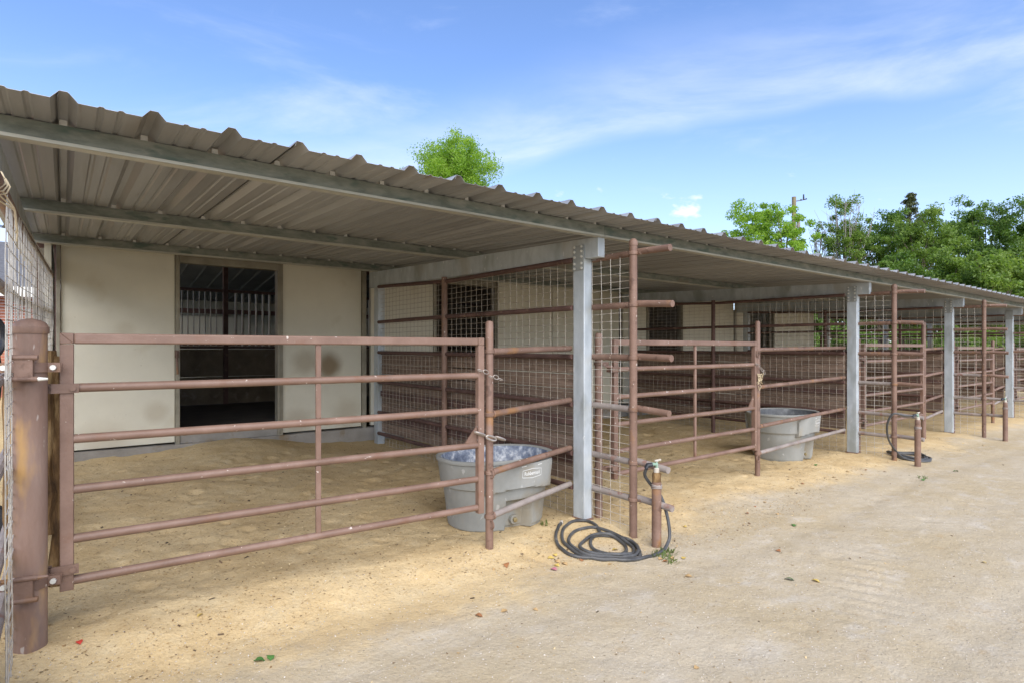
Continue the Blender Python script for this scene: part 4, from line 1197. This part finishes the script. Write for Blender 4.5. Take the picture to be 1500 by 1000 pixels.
# shrub rows seen low between the far pens: lime in front, taller dark ones behind
for i in range(15):
    px = 1150 + i * 27; d = 27 + (i * 7 % 5) * 1.3
    x, y = at(px, d)
    tree(x, y, 2.0 + (i * 5 % 4) * .2, 1.4, 1.1, LEAF_MID if i % 3 else LEAF_DARK, 'low green shrub in the row glimpsed under the roof of the far pens', 34, 110, .08, 60 + i,
         name='shrub', group='low shrubs behind the far pens', hollow=.3)
    px += 10; d += 7; x, y = at(px, d)
    tree(x, y, 5.6 + (i * 3 % 4) * .4, 1.9, 2.8, LEAF_DARK, 'tall dark shrub behind the low green ones under the roof of the far pens', 60, 120, .10, 90 + i,
         name='shrub', group='tall dark shrubs behind the far pens', hollow=.3)
# utility pole
x, y = at(1163, 45); t = thing('utility_pole', 'wooden utility pole top with a short arm above the light green trees', 'utility pole', (x, y, 0))
zt = topz(289, 45)
b = MB(); b.tube([(0, 0, -.5), (0, 0, zt)], [.20, .15], 12); b.build('shaft', POLEW, t)
rd_ = Vector((.791, -.6118, 0))
b = MB(); b.tube([(0, 0, zt - .35), rd_ * .95 + Vector((0, 0, zt - .18))], .035, 6); b.build('arm', DARKP, t)
for k, (u, h) in enumerate(((.55, -.12), (.75, .25), (.95, -.05))):
    b = MB(); b.tube([rd_ * u + Vector((0, 0, zt - .28 + .05*k)), rd_ * u + Vector((0, 0, zt - .05 + h))], [.07, .05], 8); b.build('insulator', BLACKP, t)
b = MB(); b.tube([rd_ * .35 + Vector((0, 0, zt - 1.5)), rd_ * .35 + Vector((0, 0, zt - 2.4))], .13, 8); b.build('transformer', GREYP, t)

# ------------------------------------------------------------------ litter on the ground
def chips(n, xr, yr, wfun, smin, smax, name, m, seed, lift=.002, cube=False):
    rs = np.random.RandomState(seed)
    x = rs.uniform(*xr, n * 3); y = rs.uniform(*yr, n * 3); k = rs.rand(n * 3) < wfun(x, y); x = x[k][:n]; y = y[k][:n]; n = len(x)
    z = gz(x, y); a = rs.uniform(0, 2*math.pi, n); L_ = rs.uniform(smin, smax, n) * (rs.rand(n) * .6 + .5); W = L_ * rs.uniform(.25, .75, n)
    tz_ = rs.uniform(-.35, .35, n)
    ux = np.stack([np.cos(a), np.sin(a), tz_], -1) * L_[:, None]; uy = np.stack([-np.sin(a), np.cos(a), rs.uniform(-.35, .35, n)], -1) * W[:, None]
    c = np.stack([x, y, z + lift + np.abs(tz_) * L_ * .5], -1); up = np.zeros((n, 3)); up[:, 2] = L_ * (.45 if cube else .16)
    v = np.stack([c - ux - uy*.7, c + ux - uy, c + ux*.8 + uy, c - ux + uy, c + up - ux*.5 - uy*.4, c + up + ux*.6 - uy*.5, c + up + ux*.5 + uy*.5, c + up - ux*.6 + uy*.5], 1).reshape(-1, 3)
    base = np.arange(n)[:, None, None] * 8
    q = np.array([(4,5,6,7),(0,1,5,4),(1,2,6,5),(2,3,7,6),(3,0,4,7)])[None]
    o = np_mesh(name, v, (base + q).reshape(-1, 4), m, smooth=False); return o
def win(x, y): return np.clip(1.2 - np.hypot(x - 1.5, y - 1.5) / 12, .1, 1) * np.where(y > 2.75 + .25 * np.sin(x), 1.0, .06)
def wout(x, y): return np.clip(1.1 - np.hypot(x - 1, y) / 9, .05, 1)
tag(chips(60000, (-1, 12), (1.2, 7.6), win, .002, .008, 'wood_chips', CHIPS, 3), 'tan wood chips and bedding crumbs scattered over the pens', 'wood chips', kind='stuff')
tag(chips(30000, (-.5, 12), (.3, 3.3), wout, .0015, .0045, 'gravel_grit', GRIT, 4, .001, True), 'fine stone grit on the pale lane', 'gravel', kind='stuff')
def dark_w(x, y): return win(x, y)
tag(chips(650, (-.5, 12), (1.5, 7.6), win, .006, .017, 'bark_bits', islandmat('bark_bits_mix', [(0, (.05,.035,.02)), (1, (.20,.13,.07))]), 9), 'dark bark and twig bits on the bedding', 'bark', kind='stuff')

def leafm(c): return mat('dry_leaf_%d' % int(c[0]*100 + c[1]*10), [(.3, tuple(v*.8 for v in c)), (.7, c)], 30, .7, 0, .1, 60)
LCOL = {'yellow': leafm((.62,.45,.12)), 'tan': leafm((.50,.33,.15)), 'rust': leafm((.34,.15,.06)), 'red': leafm((.55,.05,.03)), 'green': leafm((.08,.20,.04)), 'pink': leafm((.5,.18,.22))}
def leaf_mesh(size, seed):
    rs = random.Random(seed); b = MB(); n = 9; L_ = size; top = []; bot = []
    for i in range(n):
        u = i / (n - 1); w = math.sin(math.pi * u ** .85) * .36 * L_ * rs.uniform(.8, 1.15); cz = .12 * L_ * math.sin(u * 3.1 + rs.uniform(-.3, .3))
        top.append((u * L_ - L_/2, w, cz + w * .35)); bot.append((u * L_ - L_/2, -w, cz + w * .2))
    mid = [(t_[0], 0, t_[2] - .03 * L_) for t_ in top]
    rows = [bot, mid, top]
    for r_ in rows: b.v += r_
    for a in range(2):
        for i in range(n - 1): b.f.append((a*n+i, a*n+i+1, (a+1)*n+i+1, (a+1)*n+i))
    k = len(b.v); b.v += [(x_, y_, z_ - .0015) for x_, y_, z_ in b.v[:k]]; b.f += [tuple(reversed([q + k for q in f_])) for f_ in b.f[:]]
    return b
def put_leaf(x, y, colr, size, label, seed, group=None):
    o = leaf_mesh(size, seed).build('fallen_leaf', LCOL[colr]); o.location = (x, y, G(x, y) + size * .06); o.rotation_euler = (R.uniform(-.2,.2), R.uniform(-.2,.2), R.uniform(0, 6.28))
    tag(o, label, 'leaf', group)
def gpt(px, py, z0=0.0):
    z = z0
    for _ in range(6):
        d = 850 * (1.44 - z) / (py - 510); l = (px - 750) / 850; x_, y_ = (.6118 + l*.791)*d, (.791 - l*.6118)*d; z = G(x_, y_)
    return x_, y_
x, y = gpt(116, 941); put_leaf(x, y, 'red', .038, 'small red leaf on the sand right of the big hinge post', 1)
x, y = gpt(380, 968); put_leaf(x, y, 'green', .050, 'green leaf on the pale gravel near the bottom, left one of a pair', 2)
x, y = gpt(396, 964); put_leaf(x, y, 'green', .050, 'green leaf on the pale gravel near the bottom, right one of a pair', 3)
x, y = gpt(293, 901); put_leaf(x, y, 'yellow', .034, 'yellow leaf on the sand just below the nearest gate', 4)
x, y = gpt(811, 834); put_leaf(x, y, 'pink', .05, 'pink leaf on the ground in front of the coiled hose', 5)
x, y = gpt(742, 828); put_leaf(x, y, 'rust', .06, 'rust brown leaf on the sand left of the coiled hose', 6)
GL = 'small dry leaves scattered on the ground'
k = 10
for (px, py, c_) in ((812,812,'yellow'),(806,818,'yellow'),(818,822,'tan'),(826,826,'tan'),(817,829,'yellow'),(852,820,'rust'),(860,817,'tan'),(895,826,'tan'),(968,818,'tan'),(975,822,'rust'),(985,818,'tan'),(902,806,'yellow'),
                     (1003,771,'yellow'),(1003,817,'yellow'),(1010,844,'tan'),(1196,851,'yellow'),(1442,823,'yellow'),(1020,978,'tan'),(1140,752,'tan'),(1105,742,'rust'),(1120,736,'tan'),(1095,752,'rust'),
                     (1270,687,'rust'),(1283,682,'tan'),(1295,690,'rust'),(1262,694,'tan'),(1240,690,'tan'),(1220,698,'tan'),(1160,715,'tan'),(1175,709,'rust'),(1142,806,'rust'),(1410,650,'yellow'),(1440,652,'tan'),(700,903,'rust'),(740,895,'tan'),(785,893,'tan'),(725,833,'tan')):
    x, y = gpt(px + R.uniform(-2, 2), py + R.uniform(-1, 1)); put_leaf(x, y, c_, R.uniform(.028, .05), 'small dry %s leaf %s' % ({'rust': 'rust brown'}.get(c_, c_), 'in the litter round the coiled hose' if px < 912 and py < 832 and px > 790 else 'among the weeds by the nearest standpipe' if 960 < px < 990 and py < 830 else 'on the open ground or along the pens'), k, GL); k += 1
for i, (px, py) in enumerate(((1163, 770), (1156, 849), (1352, 703), (1195, 681), (1400, 690))):
    x, y = gpt(px, py); put_leaf(x, y, 'green', .06, ('small green leaf on the lane in front of the second pen', 'green leaf lying on the open lane, farthest down', 'tiny green leaf near the third tall pole', 'green leaf at the foot of the second grey post', 'small green leaf on the far lane')[i], 80 + i)
# weeds at the standpipe
def weed(px, py, label, n=90, rad_=.10, h=.05):
    x, y = gpt(px, py); b = MB()
    for _ in range(n):
        a = R.uniform(0, 6.28); r_ = rad_ * math.sqrt(R.random()); c = Vector((r_*math.cos(a), r_*math.sin(a)*.8, 0)); c.z = G(x + c.x, y + c.y) - G(x, y)
        tip = c + Vector((R.uniform(-.04, .04), R.uniform(-.04, .04), R.uniform(.3, 1) * h)); s_ = Vector((-math.sin(a), math.cos(a), 0)) * .0035
        m_ = c.lerp(tip, .6) + Vector((0, 0, .008)); k = len(b.v)
        b.v += [tuple(c - s_), tuple(c + s_), tuple(m_ + s_*.9), tuple(m_ - s_*.9), tuple(tip)]; b.f += [(k, k+1, k+2, k+3), (k+3, k+2, k+4)]
    o = b.build('weed_tuft', LEAF_GRASS, smooth=False, loc=(x, y, G(x, y))); tag(o, label, 'weeds')
weed(972, 812, 'green weed tuft at the foot of the nearest standpipe', 85, .11, .045)
weed(982, 822, 'sparse weed patch just in front of the nearest standpipe', 25, .08, .03)
weed(1352, 700, 'tiny green tuft at the foot of the third tall pole', 25, .07, .04)
weed(798, 768, 'tiny weed beside the base of the nearer stock tank', 22, .05, .04)
